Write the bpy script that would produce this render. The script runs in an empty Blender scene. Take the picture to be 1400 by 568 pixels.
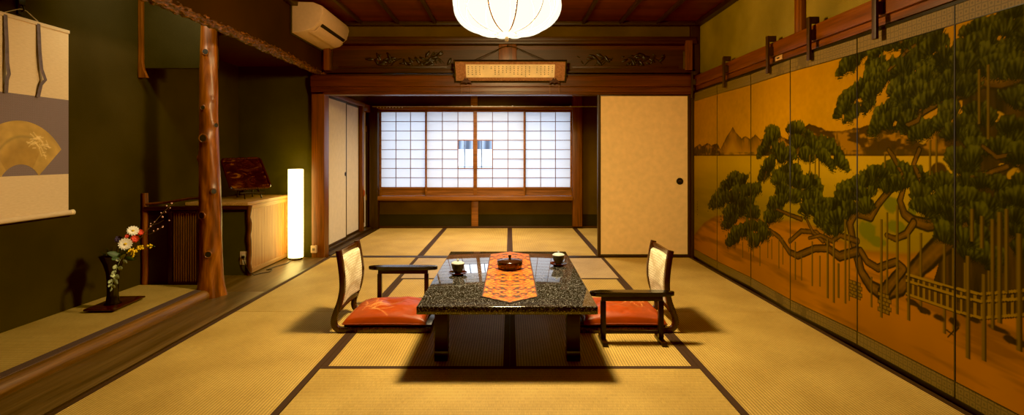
import bpy, bmesh, math, random
import numpy as np
from mathutils import Vector, Matrix
random.seed(7); RNG = np.random.default_rng(11)
PI = math.pi
SC = bpy.context.scene
COL = SC.collection

# ------------------------------------------------------------------ helpers
def at(x, y, d):
    """point at depth d seen at photo pixel (x, y)"""
    return Vector(((x-697)/730*d, d, 1.07-(y-213)/730*d))

def lin(c):
    return tuple(((v/255)/12.92 if v/255 <= .04045 else ((v/255+.055)/1.055)**2.4) for v in c)

class B:
    def __init__(s): s.bm = bmesh.new()
    def _bev(s, geom_edges, w, seg=2):
        bmesh.ops.bevel(s.bm, geom=geom_edges, offset=w, segments=seg, affect='EDGES', profile=.6)
    def box(s, x0, x1, y0, y1, z0, z1, bev=0, seg=2, mat=None):
        vs = [s.bm.verts.new((x, y, z)) for z in (z0, z1) for y in (y0, y1) for x in (x0, x1)]
        fs = [(0,2,3,1), (4,5,7,6), (0,1,5,4), (2,6,7,3), (0,4,6,2), (1,3,7,5)]
        F = [s.bm.faces.new([vs[i] for i in f]) for f in fs]
        if mat is not None:
            for v in vs: v.co = mat @ v.co
        if bev:
            E = list({e for f in F for e in f.edges}); s._bev(E, bev, seg)
        return s
    def tube(s, pts, r, n=10, cap=True, sq=None):
        pts = [Vector(p) for p in pts]; m = len(pts)
        rs = r if isinstance(r, (list, tuple)) else [r]*m
        rings = []; up = None
        for i, p in enumerate(pts):
            t = (pts[min(i+1, m-1)]-pts[max(i-1, 0)]).normalized()
            if up is None:
                up = Vector((0,0,1)) if abs(t.z) < .9 else Vector((0,1,0))
            u = (up - t*up.dot(t)).normalized(); w = t.cross(u); up = u
            ring = []
            for k in range(n):
                a = 2*PI*k/n + (PI/4 if n == 4 else 0)
                ring.append(s.bm.verts.new(p + (u*math.cos(a) + w*math.sin(a))*rs[i]))
            rings.append(ring)
        for a, b in zip(rings, rings[1:]):
            for k in range(n): s.bm.faces.new((a[k], a[(k+1)%n], b[(k+1)%n], b[k]))
        if cap:
            s.bm.faces.new(rings[0][::-1]); s.bm.faces.new(rings[-1])
        return s
    def sweep(s, pts, wa, wb, side=(0,1,0), bev=0):
        """rectangular bar along pts; wa = half width along side, wb = half thickness"""
        pts = [Vector(p) for p in pts]; side = Vector(side); m = len(pts); rings = []
        for i, p in enumerate(pts):
            t = (pts[min(i+1, m-1)]-pts[max(i-1, 0)]).normalized(); u = side; w = t.cross(u).normalized()
            a = wa[i] if isinstance(wa, (list, tuple)) else wa
            b = wb[i] if isinstance(wb, (list, tuple)) else wb
            c = .3
            prof = [(-a, -b*c), (-a*.82, -b), (a*.82, -b), (a, -b*c), (a, b*c), (a*.82, b), (-a*.82, b), (-a, b*c)]
            rings.append([s.bm.verts.new(p+u*q+w*r) for q, r in prof])
        n = 8
        for a, b in zip(rings, rings[1:]):
            for k in range(n): s.bm.faces.new((a[k], a[(k+1)%n], b[(k+1)%n], b[k]))
        s.bm.faces.new(rings[0][::-1]); s.bm.faces.new(rings[-1])
        return s
    def lathe(s, prof, c=(0,0,0), n=32, f=None):
        rings = []
        for r, z in prof:
            if r < 1e-6: rings.append([s.bm.verts.new((c[0], c[1], c[2]+z))])
            else:
                rings.append([s.bm.verts.new((c[0]+r*(f(2*PI*k/n, z) if f else 1)*math.cos(2*PI*k/n), c[1]+r*(f(2*PI*k/n, z) if f else 1)*math.sin(2*PI*k/n), c[2]+z)) for k in range(n)])
        for a, b in zip(rings, rings[1:]):
            if len(a) == 1 and len(b) == 1: continue
            for k in range(n):
                if len(a) == 1: s.bm.faces.new((a[0], b[(k+1)%n], b[k]))
                elif len(b) == 1: s.bm.faces.new((a[k], a[(k+1)%n], b[0]))
                else: s.bm.faces.new((a[k], a[(k+1)%n], b[(k+1)%n], b[k]))
        return s
    def prism(s, poly, h, M=None, bev=0):
        """extrude xy polygon by h in z, then transform"""
        a = [s.bm.verts.new((p[0], p[1], 0)) for p in poly]; b = [s.bm.verts.new((p[0], p[1], h)) for p in poly]
        n = len(poly)
        F = [s.bm.faces.new(a[::-1]), s.bm.faces.new(b)]
        for k in range(n): F.append(s.bm.faces.new((a[k], a[(k+1)%n], b[(k+1)%n], b[k])))
        if M is not None:
            for v in a+b: v.co = M @ v.co
        if bev: s._bev(list({e for f in F[:2] for e in f.edges}), bev)
        return s
    def ell(s, c, r, nu=14, nv=8, M=None):
        r = r if isinstance(r, (tuple, list)) else (r, r, r)
        res = bmesh.ops.create_uvsphere(s.bm, u_segments=nu, v_segments=nv, radius=1)
        for v in res['verts']:
            p = Vector((v.co.x*r[0], v.co.y*r[1], v.co.z*r[2]))
            if M is not None: p = M @ p
            v.co = p + Vector(c)
        return s
    def grid(s, fn, nu, nv):
        """surface fn(u, v) for u, v in 0..1"""
        V = [[s.bm.verts.new(fn(i/nu, j/nv)) for i in range(nu+1)] for j in range(nv+1)]
        for j in range(nv):
            for i in range(nu): s.bm.faces.new((V[j][i], V[j][i+1], V[j+1][i+1], V[j+1][i]))
        return s

def wloc(o):
    v = Vector((0,0,0))
    while o is not None: v += o.location; o = o.parent
    return v

def obj(name, b, mat, parent=None, world=True, smooth=40, fix=True):
    me = bpy.data.meshes.new(name)
    if fix: bmesh.ops.recalc_face_normals(b.bm, faces=b.bm.faces)
    if parent is not None and world:
        off = wloc(parent)
        for v in b.bm.verts: v.co -= off
    b.bm.to_mesh(me); b.bm.free()
    if mat: me.materials.append(mat)
    if smooth:
        me.shade_smooth(); me.set_sharp_from_angle(angle=math.radians(smooth))
    o = bpy.data.objects.new(name, me); COL.objects.link(o)
    if parent is not None: o.parent = parent
    return o

def thing(name, label, cat, loc=(0,0,0), rot=(0,0,0), group=None):
    o = bpy.data.objects.new(name, None); COL.objects.link(o)
    o.empty_display_size = .05
    o.location = loc; o.rotation_euler = rot
    o['label'] = label; o['category'] = cat
    if group: o['group'] = group
    return o

def tag(o, label, cat, group=None):
    o['label'] = label; o['category'] = cat
    if group: o['group'] = group
    return o

def struct(name, b, m, parent=None, **k):
    o = obj(name, b, m, parent, **k)
    if parent is None: o['kind'] = 'structure'
    return o

def dup(root, loc, rotz, label):
    r = root.copy(); COL.objects.link(r); r.location = loc; r.rotation_euler = (0, 0, rotz); r['label'] = label
    for ch in list(root.children):
        c = ch.copy(); COL.objects.link(c); c.parent = r
        for g in list(ch.children):
            d = g.copy(); COL.objects.link(d); d.parent = c
    return r

# ------------------------------------------------------------------ materials
class NM:
    def __init__(s, name, rough=.5, spec=.5):
        s.m = bpy.data.materials.new(name); s.m.use_nodes = True; s.t = s.m.node_tree
        s.b = s.t.nodes['Principled BSDF']; s.b.inputs['Roughness'].default_value = rough
        s.b.inputs['Specular IOR Level'].default_value = spec
        s.out = s.t.nodes['Material Output']
    def n(s, typ, **kw):
        nd = s.t.nodes.new(typ)
        for k, v in kw.items():
            if k in nd.inputs: nd.inputs[k].default_value = v
            else: setattr(nd, k, v)
        return nd
    def l(s, a, b): s.t.links.new(a, b)
    def coord(s, scale=(1,1,1), rot=(0,0,0)):
        tc = s.n('ShaderNodeTexCoord'); mp = s.n('ShaderNodeMapping')
        mp.inputs['Scale'].default_value = scale; mp.inputs['Rotation'].default_value = rot
        s.l(tc.outputs['Object'], mp.inputs['Vector']); return mp.outputs['Vector']
    def ramp(s, fac, stops, interp='LINEAR'):
        r = s.n('ShaderNodeValToRGB'); r.color_ramp.interpolation = interp; e = r.color_ramp.elements
        while len(e) < len(stops): e.new(.5)
        for el, (p, c) in zip(e, stops): el.position = p; el.color = (*lin(c), 1)
        s.l(fac, r.inputs['Fac']); return r.outputs['Color']
    def mix(s, fac, a, b, typ='MIX'):
        x = s.n('ShaderNodeMix', data_type='RGBA', blend_type=typ)
        if isinstance(fac, (int, float)): x.inputs[0].default_value = fac
        else: s.l(fac, x.inputs[0])
        for i, v in ((6, a), (7, b)):
            if isinstance(v, tuple): x.inputs[i].default_value = (*lin(v), 1)
            else: s.l(v, x.inputs[i])
        return x.outputs[2]
    def bump(s, h, strength=.3, dist=.002):
        b = s.n('ShaderNodeBump', Strength=strength, Distance=dist); s.l(h, b.inputs['Height']); s.l(b.outputs['Normal'], s.b.inputs['Normal'])
    def color(s, c):
        if isinstance(c, tuple): s.b.inputs['Base Color'].default_value = (*lin(c), 1)
        else: s.l(c, s.b.inputs['Base Color'])

def plain(name, c, rough=.5, spec=.5, metal=0, var=.12, nscale=30):
    m = NM(name, rough, spec); v = m.coord()
    nz = m.n('ShaderNodeTexNoise', Scale=nscale, Detail=3.0); m.l(v, nz.inputs['Vector'])
    lo = tuple(x*(1-var) for x in c); hi = tuple(min(255, x*(1+var)) for x in c)
    m.color(m.ramp(nz.outputs['Fac'], [(.3, lo), (.7, hi)])); m.b.inputs['Metallic'].default_value = metal
    return m.m

def wood(name, c1, c2, c3=None, axis=0, rough=.4, spec=.5, grain=1.0, bump=.15, coat=0):
    m = NM(name, rough, spec)
    sc = [22*grain]*3; sc[axis] = 1.1*grain
    v = m.coord(tuple(sc))
    n1 = m.n('ShaderNodeTexNoise', Scale=1.0, Detail=6.0, Roughness=.6, Distortion=.6); m.l(v, n1.inputs['Vector'])
    sc2 = [130*grain]*3; sc2[axis] = 4*grain
    v2 = m.coord(tuple(sc2)); n2 = m.n('ShaderNodeTexNoise', Scale=1.0, Detail=3.0); m.l(v2, n2.inputs['Vector'])
    st = [(.28, c1), (.72, c2)] if c3 is None else [(.25, c1), (.5, c2), (.75, c3)]
    col = m.ramp(n1.outputs['Fac'], st)
    fine = m.ramp(n2.outputs['Fac'], [(.3, (165,165,165)), (.7, (255,255,255))])
    m.color(m.mix(.8, col, fine, 'MULTIPLY')); m.bump(n2.outputs['Fac'], bump, .001)
    if coat: m.b.inputs['Coat Weight'].default_value = coat; m.b.inputs['Coat Roughness'].default_value = .12
    return m.m

def plaster(name, c, rough=.95):
    m = NM(name, rough, .15); v = m.coord()
    a = m.n('ShaderNodeTexNoise', Scale=2.2, Detail=4.0); m.l(v, a.inputs['Vector'])
    b = m.n('ShaderNodeTexNoise', Scale=260.0, Detail=2.0); m.l(v, b.inputs['Vector'])
    base = m.ramp(a.outputs['Fac'], [(.3, tuple(x*.86 for x in c)), (.7, tuple(x*1.12 for x in c))])
    g = m.ramp(b.outputs['Fac'], [(.3, (185,185,185)), (.7, (255,255,255))])
    m.color(m.mix(.7, base, g, 'MULTIPLY')); m.bump(b.outputs['Fac'], .35, .002); return m.m

def tatami(name, along, tone=1.0, pale=0):
    """woven rush: ribs run along the mat's long axis"""
    m = NM(name, .62, .35)
    acr = 1-along
    sc = [0,0,0]; sc[acr] = 1
    v = m.coord(tuple(sc))
    w = m.n('ShaderNodeTexWave', wave_type='BANDS', bands_direction='XYZ'[acr], Scale=23.0, Distortion=0.0)
    w.inputs['Scale'].default_value = 2*PI/(.0145*20)
    m.l(v, w.inputs['Vector'])
    sc = [900,900,900]; sc[acr] = 60
    v2 = m.coord(tuple(sc)); n2 = m.n('ShaderNodeTexNoise', Scale=.5, Detail=2.0); m.l(v2, n2.inputs['Vector'])
    v3 = m.coord((3,3,3)); n3 = m.n('ShaderNodeTexNoise', Scale=1.0, Detail=4.0); m.l(v3, n3.inputs['Vector'])
    t = tone
    col = m.ramp(n3.outputs['Fac'], [(.3, (196*t,158*t+6*pale,82*t+44*pale)), (.7, (222*t,184*t+6*pale,102*t+44*pale))])
    rib = m.ramp(w.outputs['Fac'], [(.0, (150,146,136)), (.45, (255,255,255))])
    fib = m.ramp(n2.outputs['Fac'], [(.25, (196,192,180)), (.75, (255,255,255))])
    c = m.mix(.75, col, rib, 'MULTIPLY'); c = m.mix(.8, c, fib, 'MULTIPLY'); m.color(c)
    ad = m.n('ShaderNodeMath', operation='MULTIPLY_ADD'); m.l(n2.outputs['Fac'], ad.inputs[0]); ad.inputs[1].default_value = .35; m.l(w.outputs['Fac'], ad.inputs[2])
    m.bump(ad.outputs[0], .5, .0018); return m.m

def emit(name, c, strength, base=(250,245,235)):
    m = NM(name, .8, .2); m.color(base)
    m.b.inputs['Emission Color'].default_value = (*lin(c), 1); m.b.inputs['Emission Strength'].default_value = strength
    return m.m

def vcol(name, rough=.6, spec=.3, metal=0, sheen=0, bumpscale=0):
    m = NM(name, rough, spec); a = m.n('ShaderNodeAttribute', attribute_name='paint', attribute_type='GEOMETRY')
    m.l(a.outputs['Color'], m.b.inputs['Base Color']); m.b.inputs['Metallic'].default_value = metal
    if bumpscale:
        v = m.coord(); n = m.n('ShaderNodeTexNoise', Scale=bumpscale, Detail=2.0); m.l(v, n.inputs['Vector']); m.bump(n.outputs['Fac'], .2, .001)
    return m.m

def brocade(name, c1, c2, scale, rough=.6):
    m = NM(name, rough, .3); v = m.coord((scale,)*3)
    vo = m.n('ShaderNodeTexVoronoi', Scale=1.0, feature='DISTANCE_TO_EDGE', Randomness=.15); m.l(v, vo.inputs['Vector'])
    v2 = m.n('ShaderNodeTexVoronoi', Scale=1.0, Randomness=.15); m.l(v, v2.inputs['Vector'])
    a = m.ramp(vo.outputs['Distance'], [(.04, c2), (.12, c1)])
    b = m.ramp(v2.outputs['Distance'], [(.16, c2), (.24, c1)])
    m.color(m.mix(.5, a, b)); return m.m

def granite():
    m = NM('black_granite', .03, 1.0); v = m.coord()
    n = m.n('ShaderNodeTexVoronoi', Scale=290.0); m.l(v, n.inputs['Vector'])
    sep = m.n('ShaderNodeSeparateColor'); m.l(n.outputs['Color'], sep.inputs[0])
    spk = m.ramp(sep.outputs[0], [(.0, (20,19,20)), (.46, (34,32,33)), (.62, (66,63,64)), (.76, (104,100,100)), (.9, (186,178,176))], 'CONSTANT')
    n2 = m.n('ShaderNodeTexNoise', Scale=420.0, Detail=2.0); m.l(v, n2.inputs['Vector'])
    f = m.ramp(n2.outputs['Fac'], [(.38, (70,66,60)), (.62, (255,255,255))])
    m.color(m.mix(.85, spk, f, 'MULTIPLY')); return m.m

def cedar_ceiling():
    m = NM('cedar_ceiling_boards', .5, .3)
    v = m.coord((1.2, 26, 26)); n = m.n('ShaderNodeTexNoise', Scale=1.0, Detail=6.0, Distortion=.5); m.l(v, n.inputs['Vector'])
    c = m.ramp(n.outputs['Fac'], [(.3, (66,27,8)), (.7, (104,44,14))])
    v2 = m.coord((0,1,0)); w = m.n('ShaderNodeTexWave', wave_type='BANDS', bands_direction='Y', wave_profile='SAW'); w.inputs['Scale'].default_value = 2*PI/(.30*20); m.l(v2, w.inputs['Vector'])
    g = m.ramp(w.outputs['Fac'], [(.0, (90,90,90)), (.03, (255,255,255)), (.97, (225,225,225)), (1, (90,90,90))])
    m.color(m.mix(1.0, c, g, 'MULTIPLY')); return m.m

WD_X = wood('aged_cedar_beam', (62,27,9), (98,45,14), (118,60,20), axis=0)
WD_Y = wood('aged_cedar_rail', (72,32,11), (112,54,18), (130,68,24), axis=1)
WD_Z = wood('aged_cedar_post', (76,38,14), (122,64,24), (148,84,34), axis=2)
WD_DK = wood('dark_carved_wood', (38,15,5), (62,26,9), (78,36,13), axis=0, rough=.45)
WD_DKY = wood('dark_stained_wood', (40,22,12), (62,36,18), axis=1, rough=.45)
WD_DKZ = wood('dark_stained_upright', (44,24,12), (70,40,20), axis=2, rough=.45)
WD_SILL = wood('window_cedar', (98,54,20), (150,88,34), (172,106,46), axis=0)
WD_KUM = wood('shoji_lattice_cedar', (120,74,36), (160,104,56), axis=2)
WD_PALE = wood('pale_cypress', (170,120,66), (206,156,92), axis=1, rough=.45)
WD_FLOOR = wood('polished_keyaki_floor', (66,46,24), (104,76,42), (128,98,58), axis=1, rough=.42, grain=.6, coat=.04)
WD_LAQ = wood('dark_lacquered_wood', (26,10,6), (46,18,9), axis=0, rough=.32, spec=.35)
WD_LAQZ = wood('brown_lacquered_chair_wood', (50,19,9), (78,31,15), axis=2, rough=.25, spec=.6)
BLACK_LAQ = plain('black_lacquer', (16,12,10), .18, .6)
GREEN_DK = plaster('dark_green_plaster', (58,48,27))
GREEN_TW = plaster('olive_green_plaster', (66,60,28))
GREEN_FAR = plaster('moss_green_plaster', (92,70,18))
OLIVE = plaster('light_olive_plaster', (139,117,48))
BROWN_PL = plaster('brown_plaster', (50,28,12))
PAPER = plain('fusuma_paper', (232,192,128), .85, .2, var=.025, nscale=18)
PAPER_W = plain('white_closet_paper', (214,197,172), .85, .2, var=.02, nscale=18)
HERI = brocade('brown_cloth_edging', (58,34,22), (66,40,26), 120, .85)
TAT_Y = tatami('tatami_long_in_depth', 1); TAT_X = tatami('tatami_long_across', 0); TAT_XP = tatami('pale_tatami_long_across', 0, 1.0, 1)
TAT_Y2 = tatami('tatami_far_room', 1, 1.0); TAT_TOKO = tatami('alcove_tatami', 0, .92)  # far-room mats keep the same rush tone as the near ones
GRANITE = granite(); CEIL = cedar_ceiling()
BLACK_IRON = plain('black_iron', (22,18,16), .5, .4)
WHITE_PL = plain('aged_white_plastic', (199,164,126), .45, .4, var=.02)
BRASS = plain('dull_brass', (150,110,50), .4, .5, metal=.8)
# ------------------------------------------------------------------ the setting
b = B().box(-3.0, 2.1, -.9, 7.95, -.16, -.041); struct('floor', b, WD_FLOOR)
# board floor beside the mats (between mats and alcove) and under the low cabinet
b = B(); b.box(-2.26, -1.925, -.85, 4.2, -.038, 0, .002); b.box(-2.9, -1.925, 4.2, 5.62, -.038, 0, .002); struct('trim_1', b, WD_FLOOR)
b = B().box(-1.925, -1.910, -.85, 5.58, -.038, .002); struct('trim_2', b, WD_DKY)
b = B().box(-3.02, 2.12, -.95, 8.05, 2.47, 2.53); ceil = struct('ceiling', b, CEIL)
for i in range(10):
    x = -1.93+.385*i; bb = B().box(x-.017, x+.017, -.8, 5.60, 2.438, 2.469, .004); struct('ceiling_batten', bb, WD_DKY, ceil)
b = B().box(-1.96, -1.90, -.8, 5.6, 2.415, 2.469, .006); b.box(1.93, 1.995, -.8, 5.6, 2.425, 2.469, .006); b.box(-1.9, 1.93, 5.54, 5.62, 2.43, 2.469, .006); struct('ceiling_moulding', b, WD_DKY, ceil)
struct('wall_left', B().box(-3.0, -2.885, -.9, 5.80, -.038, 2.469), GREEN_DK)
struct('wall_right', B().box(2.0, 2.1, -.9, 8.03, -.038, 2.469), OLIVE)
struct('wall_back', B().box(-3.0, 2.1, -.99, -.9, -.038, 2.469), OLIVE)
# wall between the alcove end and the far room (faces the camera, beside the corner post)
struct('wall_rear', B().box(-2.885, -2.085, 5.68, 5.74, -.038, 2.469), GREEN_TW)
# wall hanging over the alcove front, carrying the air conditioner
struct('wall_left_upper', B().box(-2.05, -1.97, -.9, 5.62, 1.955, 2.469), BROWN_PL)
# sleeve wall between flower alcove and shelf alcove
struct('wall_side', B().box(-2.885, -2.30, 4.17, 4.22, 1.755, 2.469), GREEN_DK)
struct('trim_3', B().box(-2.90, -2.05, 4.22, 5.68, 2.02, 2.06), WD_DK)           # dark board ceiling of the shelf alcove
# stub post hanging at the sleeve wall with a swelling foot
b = B(); b.sweep([(-2.868, 4.155, 2.46), (-2.868, 4.155, 1.80), (-2.862, 4.15, 1.745), (-2.845, 4.15, 1.675)], [.016, .016, .022, .038], .016, side=(1,0,0)); struct('trim_4', b, WD_Z)

# the alcove platform: half-round front log, its tatami is a thing of its own
b = B(); prof = []
n = 10
poly = [(-2.885, 0), (-2.885, .040)] + [(-2.295, .040), (-2.295, .062)] + [(-2.285+.045*math.sin(a), .018+.046*math.cos(a)) for a in [i*PI/2/8 for i in range(9)]] + [(-2.243, 0)]
M = Matrix(((1,0,0,0), (0,0,-1,4.16), (0,1,0,0), (0,0,0,1)))
b.prism([(p[0], p[1]) for p in poly], 5.0, M); struct('trim_5', b, wood('alcove_front_log', (96,60,26), (138,92,42), axis=1, rough=.45))

# lintel group of the near room, over the sliding doors
b = B(); b.box(-2.08, 1.99, 5.60, 5.74, 1.712, 1.778, .005); struct('trim_6', b, WD_X)          # grooved head rail
b = B(); b.box(-2.08, 1.94, 5.565, 5.60, 1.79, 1.905, .006); b.box(-2.08, 1.94, 5.585, 5.60, 1.735, 1.79, .004); struct('trim_7', b, WD_X)          # nageshi
b = B(); b.box(-2.0, 1.95, 5.59, 5.74, 1.906, 1.925, .003); b.box(-2.0, 1.95, 5.60, 5.74, 1.94, 1.98, .004); struct('trim_8', b, WD_DK)
b = B(); b.box(-2.0, 1.95, 5.68, 5.74, 2.19, 2.238); struct('trim_9', b, WD_X)               # recessed pale strip
b = B(); b.box(-2.0, 1.95, 5.56, 5.74, 2.238, 2.272, .004); b.box(-2.0, 1.95, 5.575, 5.74, 2.272, 2.315, .003); struct('trim_10', b, WD_DK)
struct('wall_rear_upper', B().box(-2.08, 1.95, 5.66, 5.74, 2.315, 2.469), GREEN_FAR)
b = B().box(-.115, .07, 5.575, 5.66, 1.985, 2.236, .006); struct('trim_11', b, WD_Z)
b = B().box(-2.08, -1.946, 5.60, 5.745, -.038, 2.469, .006); struct('trim_12', b, WD_Z)         # left corner post
b = B().box(1.905, 1.995, 5.60, 5.70, -.038, 2.469, .005); struct('trim_13', b, WD_DKZ)          # right corner post
b = B(); b.box(-1.925, 1.90, 5.60, 5.70, -.038, .002, .002); struct('trim_14', b, WD_DKY)         # sill between the rooms
b = B(); b.box(-1.93, -1.87, 5.53, 5.6, 1.96, 2.19, .005); b.box(1.83, 1.90, 5.55, 5.6, 1.96, 2.27, .005); struct('trim_15', b, WD_Z)

# carved transom board
car = thing('carved_transom', 'dark wooden transom board carved with plants, above the long lintel', 'carved panel', (0, 5.66, 1.98))
obj('board', B().box(-1.87, 1.83, 5.64, 5.70, 1.98, 2.19), WD_DK, car)
def sprig(x0, z0, sgn, seed):
    r = random.Random(seed); bb = B()
    for k in range(15):
        a = r.uniform(-.5, 1.2); L = r.uniform(.03, .09); x = x0+sgn*r.uniform(0, .34); z = z0+r.uniform(-.035, .06)
        M = Matrix.Rotation(a*sgn, 3, 'Y')
        bb.ell((x, 5.637, z), (L*.55, .008, L*.18), 8, 5, M)
    for k in range(4):
        x = x0+sgn*r.uniform(0, .3)
        bb.tube([(x, 5.638, z0-.05), (x+sgn*.05, 5.636, z0), (x+sgn*.12, 5.638, z0+.03)], .005, 6)
    return bb
DKCARVE = wood('blackened_carving', (22,12,8), (40,22,12), axis=0)
for i, (x0, z0, s) in enumerate([(-1.55, 2.07, 1), (-1.15, 2.06, 1), (-.62, 2.09, -1), (.72, 2.07, 1), (1.12, 2.06, 1), (1.62, 2.08, -1)]):
    obj('carving', sprig(x0, z0, s, i), DKCARVE, car)
obj('cloud_band', B().box(-1.8, -.66, 5.628, 5.645, 1.995, 2.022, .008), WD_DK, car); obj('cloud_band', B().box(.66, 1.78, 5.628, 5.645, 1.995, 2.02, .008), WD_DK, car)

# right wall: nageshi, stud
b = B(); b.box(1.925, 2.0, -.85, 5.6, 1.795, 1.90, .006); b.box(1.945, 2.0, -.85, 5.6, 1.752, 1.795, .004); struct('trim_16', b, WD_Y)
b = B().box(1.965, 2.0, 3.60, 3.69, 1.90, 2.469, .004); struct('trim_17', b, WD_Z)
tg = thing('wooden_plug', 'small pale wooden plug set in the rail above the screen', 'plug', (1.94, 3.86, 1.775))
obj('block', B().box(1.937, 1.9445, 3.80, 3.90, 1.757, 1.792, .003), WD_PALE, tg); obj('pin', B().box(1.933, 1.938, 3.835, 3.865, 1.77, 1.778), BLACK_IRON, tg)

# ---- far room
struct('wall_far_left', B().box(-2.25, -2.10, 5.745, 8.03, 1.80, 2.469).box(-2.25, -2.123, 5.745, 8.03, -.038, 1.80), GREEN_FAR)
b = B()
b.box(-2.14, -1.925, 7.90, 8.02, -.038, 2.469); b.box(.92, 2.0, 7.90, 8.02, -.038, 2.469); b.box(-1.925, .92, 7.90, 8.02, -.038, .42); b.box(-1.925, .92, 7.90, 8.02, 1.75, 2.469)
struct('wall_far', b, GREEN_FAR)
DKB = plaster('charcoal_dado_paper', (46,40,30)); struct('baseboard_far', B().box(-1.93, 1.98, 7.885, 7.90, .03, .20), DKB)
struct('trim_18', B().box(-2.0, 1.98, 7.86, 7.90, -.01, .03, .003), WD_DK)
b = B().box(-2.05, -1.925, 7.78, 7.90, -.01, 1.80, .005); struct('trim_19', b, WD_DKZ)           # left far post
b = B().box(.92, 1.06, 7.81, 7.90, .03, 2.0, .005); struct('trim_20', b, WD_Z)
b = B(); b.box(-.565, -.465, 7.86, 7.90, .03, .415, .004); b.box(-.575, -.475, 7.86, 7.90, 1.785, 2.05, .004); struct('trim_21', b, WD_SILL)
b = B(); b.box(-1.93, .92, 7.78, 7.92, .415, .476, .005); struct('trim_22', b, WD_SILL)          # window sill
b = B(); b.box(-1.93, .92, 7.80, 7.92, 1.752, 1.785, .004); struct('trim_23', b, WD_SILL)
b = B(); b.box(-2.08, -2.02, 5.745, 7.45, 1.752, 1.80, .004); struct('trim_24', b, WD_Y)           # closet head rail
b = B(); b.box(-2.10, -2.01, 5.745, 7.78, -.038, .028, .004); b.box(-2.01, -1.925, 5.745, 7.86, -.038, .001, .002); struct('trim_25', b, WD_DKY)
b = B(); b.box(-2.08, -2.03, 7.36, 7.44, .02, 1.80, .004); struct('trim_26', b, WD_Z)
struct('trim_27', B().box(-2.10, -2.03, 7.44, 7.90, 1.70, 1.80, .004), WD_Y)

# closet doors
def fusuma_side(n, y0, y1, x, lab):
    d = struct('door_%d' % n, B().box(x-.018, x, y0+.022, y1-.022, .055, 1.725), PAPER_W)
    fr = B(); fr.box(x-.022, x+.004, y0, y0+.024, .03, 1.75, .002); fr.box(x-.022, x+.004, y1-.024, y1, .03, 1.75, .002); fr.box(x-.022, x+.004, y0+.024, y1-.024, .03, .056, .002); fr.box(x-.022, x+.004, y0+.024, y1-.024, 1.724, 1.75, .002)
    obj('door_frame', fr, WD_DKZ, d); return d
d = fusuma_side(2, 6.03, 6.72, -2.055, ''); h = B()
h.lathe([(.026, 0), (.026, .004), (.019, .005), (.017, .001), (0, .001)], n=20)
for v in h.bm.verts: v.co = Vector((-2.053+v.co.z, 6.665+v.co.x, .84+v.co.y))
obj('door_pull', h, BLACK_IRON, d)
fusuma_side(3, 6.69, 7.36, -2.082, '')
d4 = struct('door_4', B().box(-2.12, -2.10, 7.46, 7.77, .04, 1.70), PAPER_W)
obj('door_hinge', B().box(-2.098, -2.085, 7.762, 7.778, 1.42, 1.5, .002).box(-2.098, -2.085, 7.762, 7.778, .42, .5, .002), BRASS, d4)
hr = thing('hanging_tassel', 'small reddish cord tassel hung on the post beyond the white closet doors', 'tassel', (-2.0, 7.42, .6))
obj('cord', B().tube([(-2.026, 7.40, .52), (-2.022, 7.40, .40), (-2.02, 7.40, .14)], .006, 6), WD_DKZ, hr)
obj('knob', B().ell((-2.02, 7.40, .55), (.014, .014, .05), 10, 6), plain('faded_red_cloth', (150,70,40), .8), hr)

# right sliding door
d1 = struct('door_1', B().box(.955, 1.885, 5.625, 5.648, .02, 1.705), PAPER)
fr = B(); fr.box(.925, .957, 5.618, 5.655, .004, 1.71, .003); fr.box(1.872, 1.903, 5.618, 5.655, .004, 1.71, .003); fr.box(.957, 1.872, 5.618, 5.655, .004, .03, .003); fr.box(.957, 1.872, 5.618, 5.655, 1.698, 1.711, .002)
obj('door_frame', fr, WD_DKZ, d1)
h = B(); h.lathe([(.036, 0), (.036, .006), (.029, .008), (.026, .002), (0, .001)], n=24)
for v in h.bm.verts: v.co = Vector((1.79+v.co.x, 5.625-v.co.z, .80+v.co.y))
dp = obj('door_pull', h, BLACK_IRON, d1)
h = B(); h.tube([(1.775, 5.622, .80), (1.79, 5.621, .806), (1.805, 5.622, .80)], .003, 6); obj('pull_relief', h, BRASS, dp)

# ---- shoji window
SHOJI = NM('translucent_shoji_paper', .9, .1); SHOJI.color((240,238,232))
tr = SHOJI.n('ShaderNodeBsdfTranslucent'); tr.inputs['Color'].default_value = (.38,.405,.445,1)
mx = SHOJI.n('ShaderNodeMixShader', Fac=.62); SHOJI.l(SHOJI.b.outputs[0], mx.inputs[1]); SHOJI.l(tr.outputs[0], mx.inputs[2]); SHOJI.l(mx.outputs[0], SHOJI.out.inputs[0]); SHOJI = SHOJI.m
GL = NM('clear_window_glass', .02, .5); gt = GL.n('ShaderNodeBsdfTransparent'); gg = GL.n('ShaderNodeBsdfGlossy', Roughness=.02); gm = GL.n('ShaderNodeMixShader', Fac=.05)
GL.l(gt.outputs[0], gm.inputs[1]); GL.l(gg.outputs[0], gm.inputs[2]); GL.l(gm.outputs[0], GL.out.inputs[0]); GL = GL.m
win = bpy.data.objects.new('window_1', None); COL.objects.link(win); win.location = (-.5, 7.86, .476); win['kind'] = 'structure'
Z0, Z1 = .605, 1.712
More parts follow.
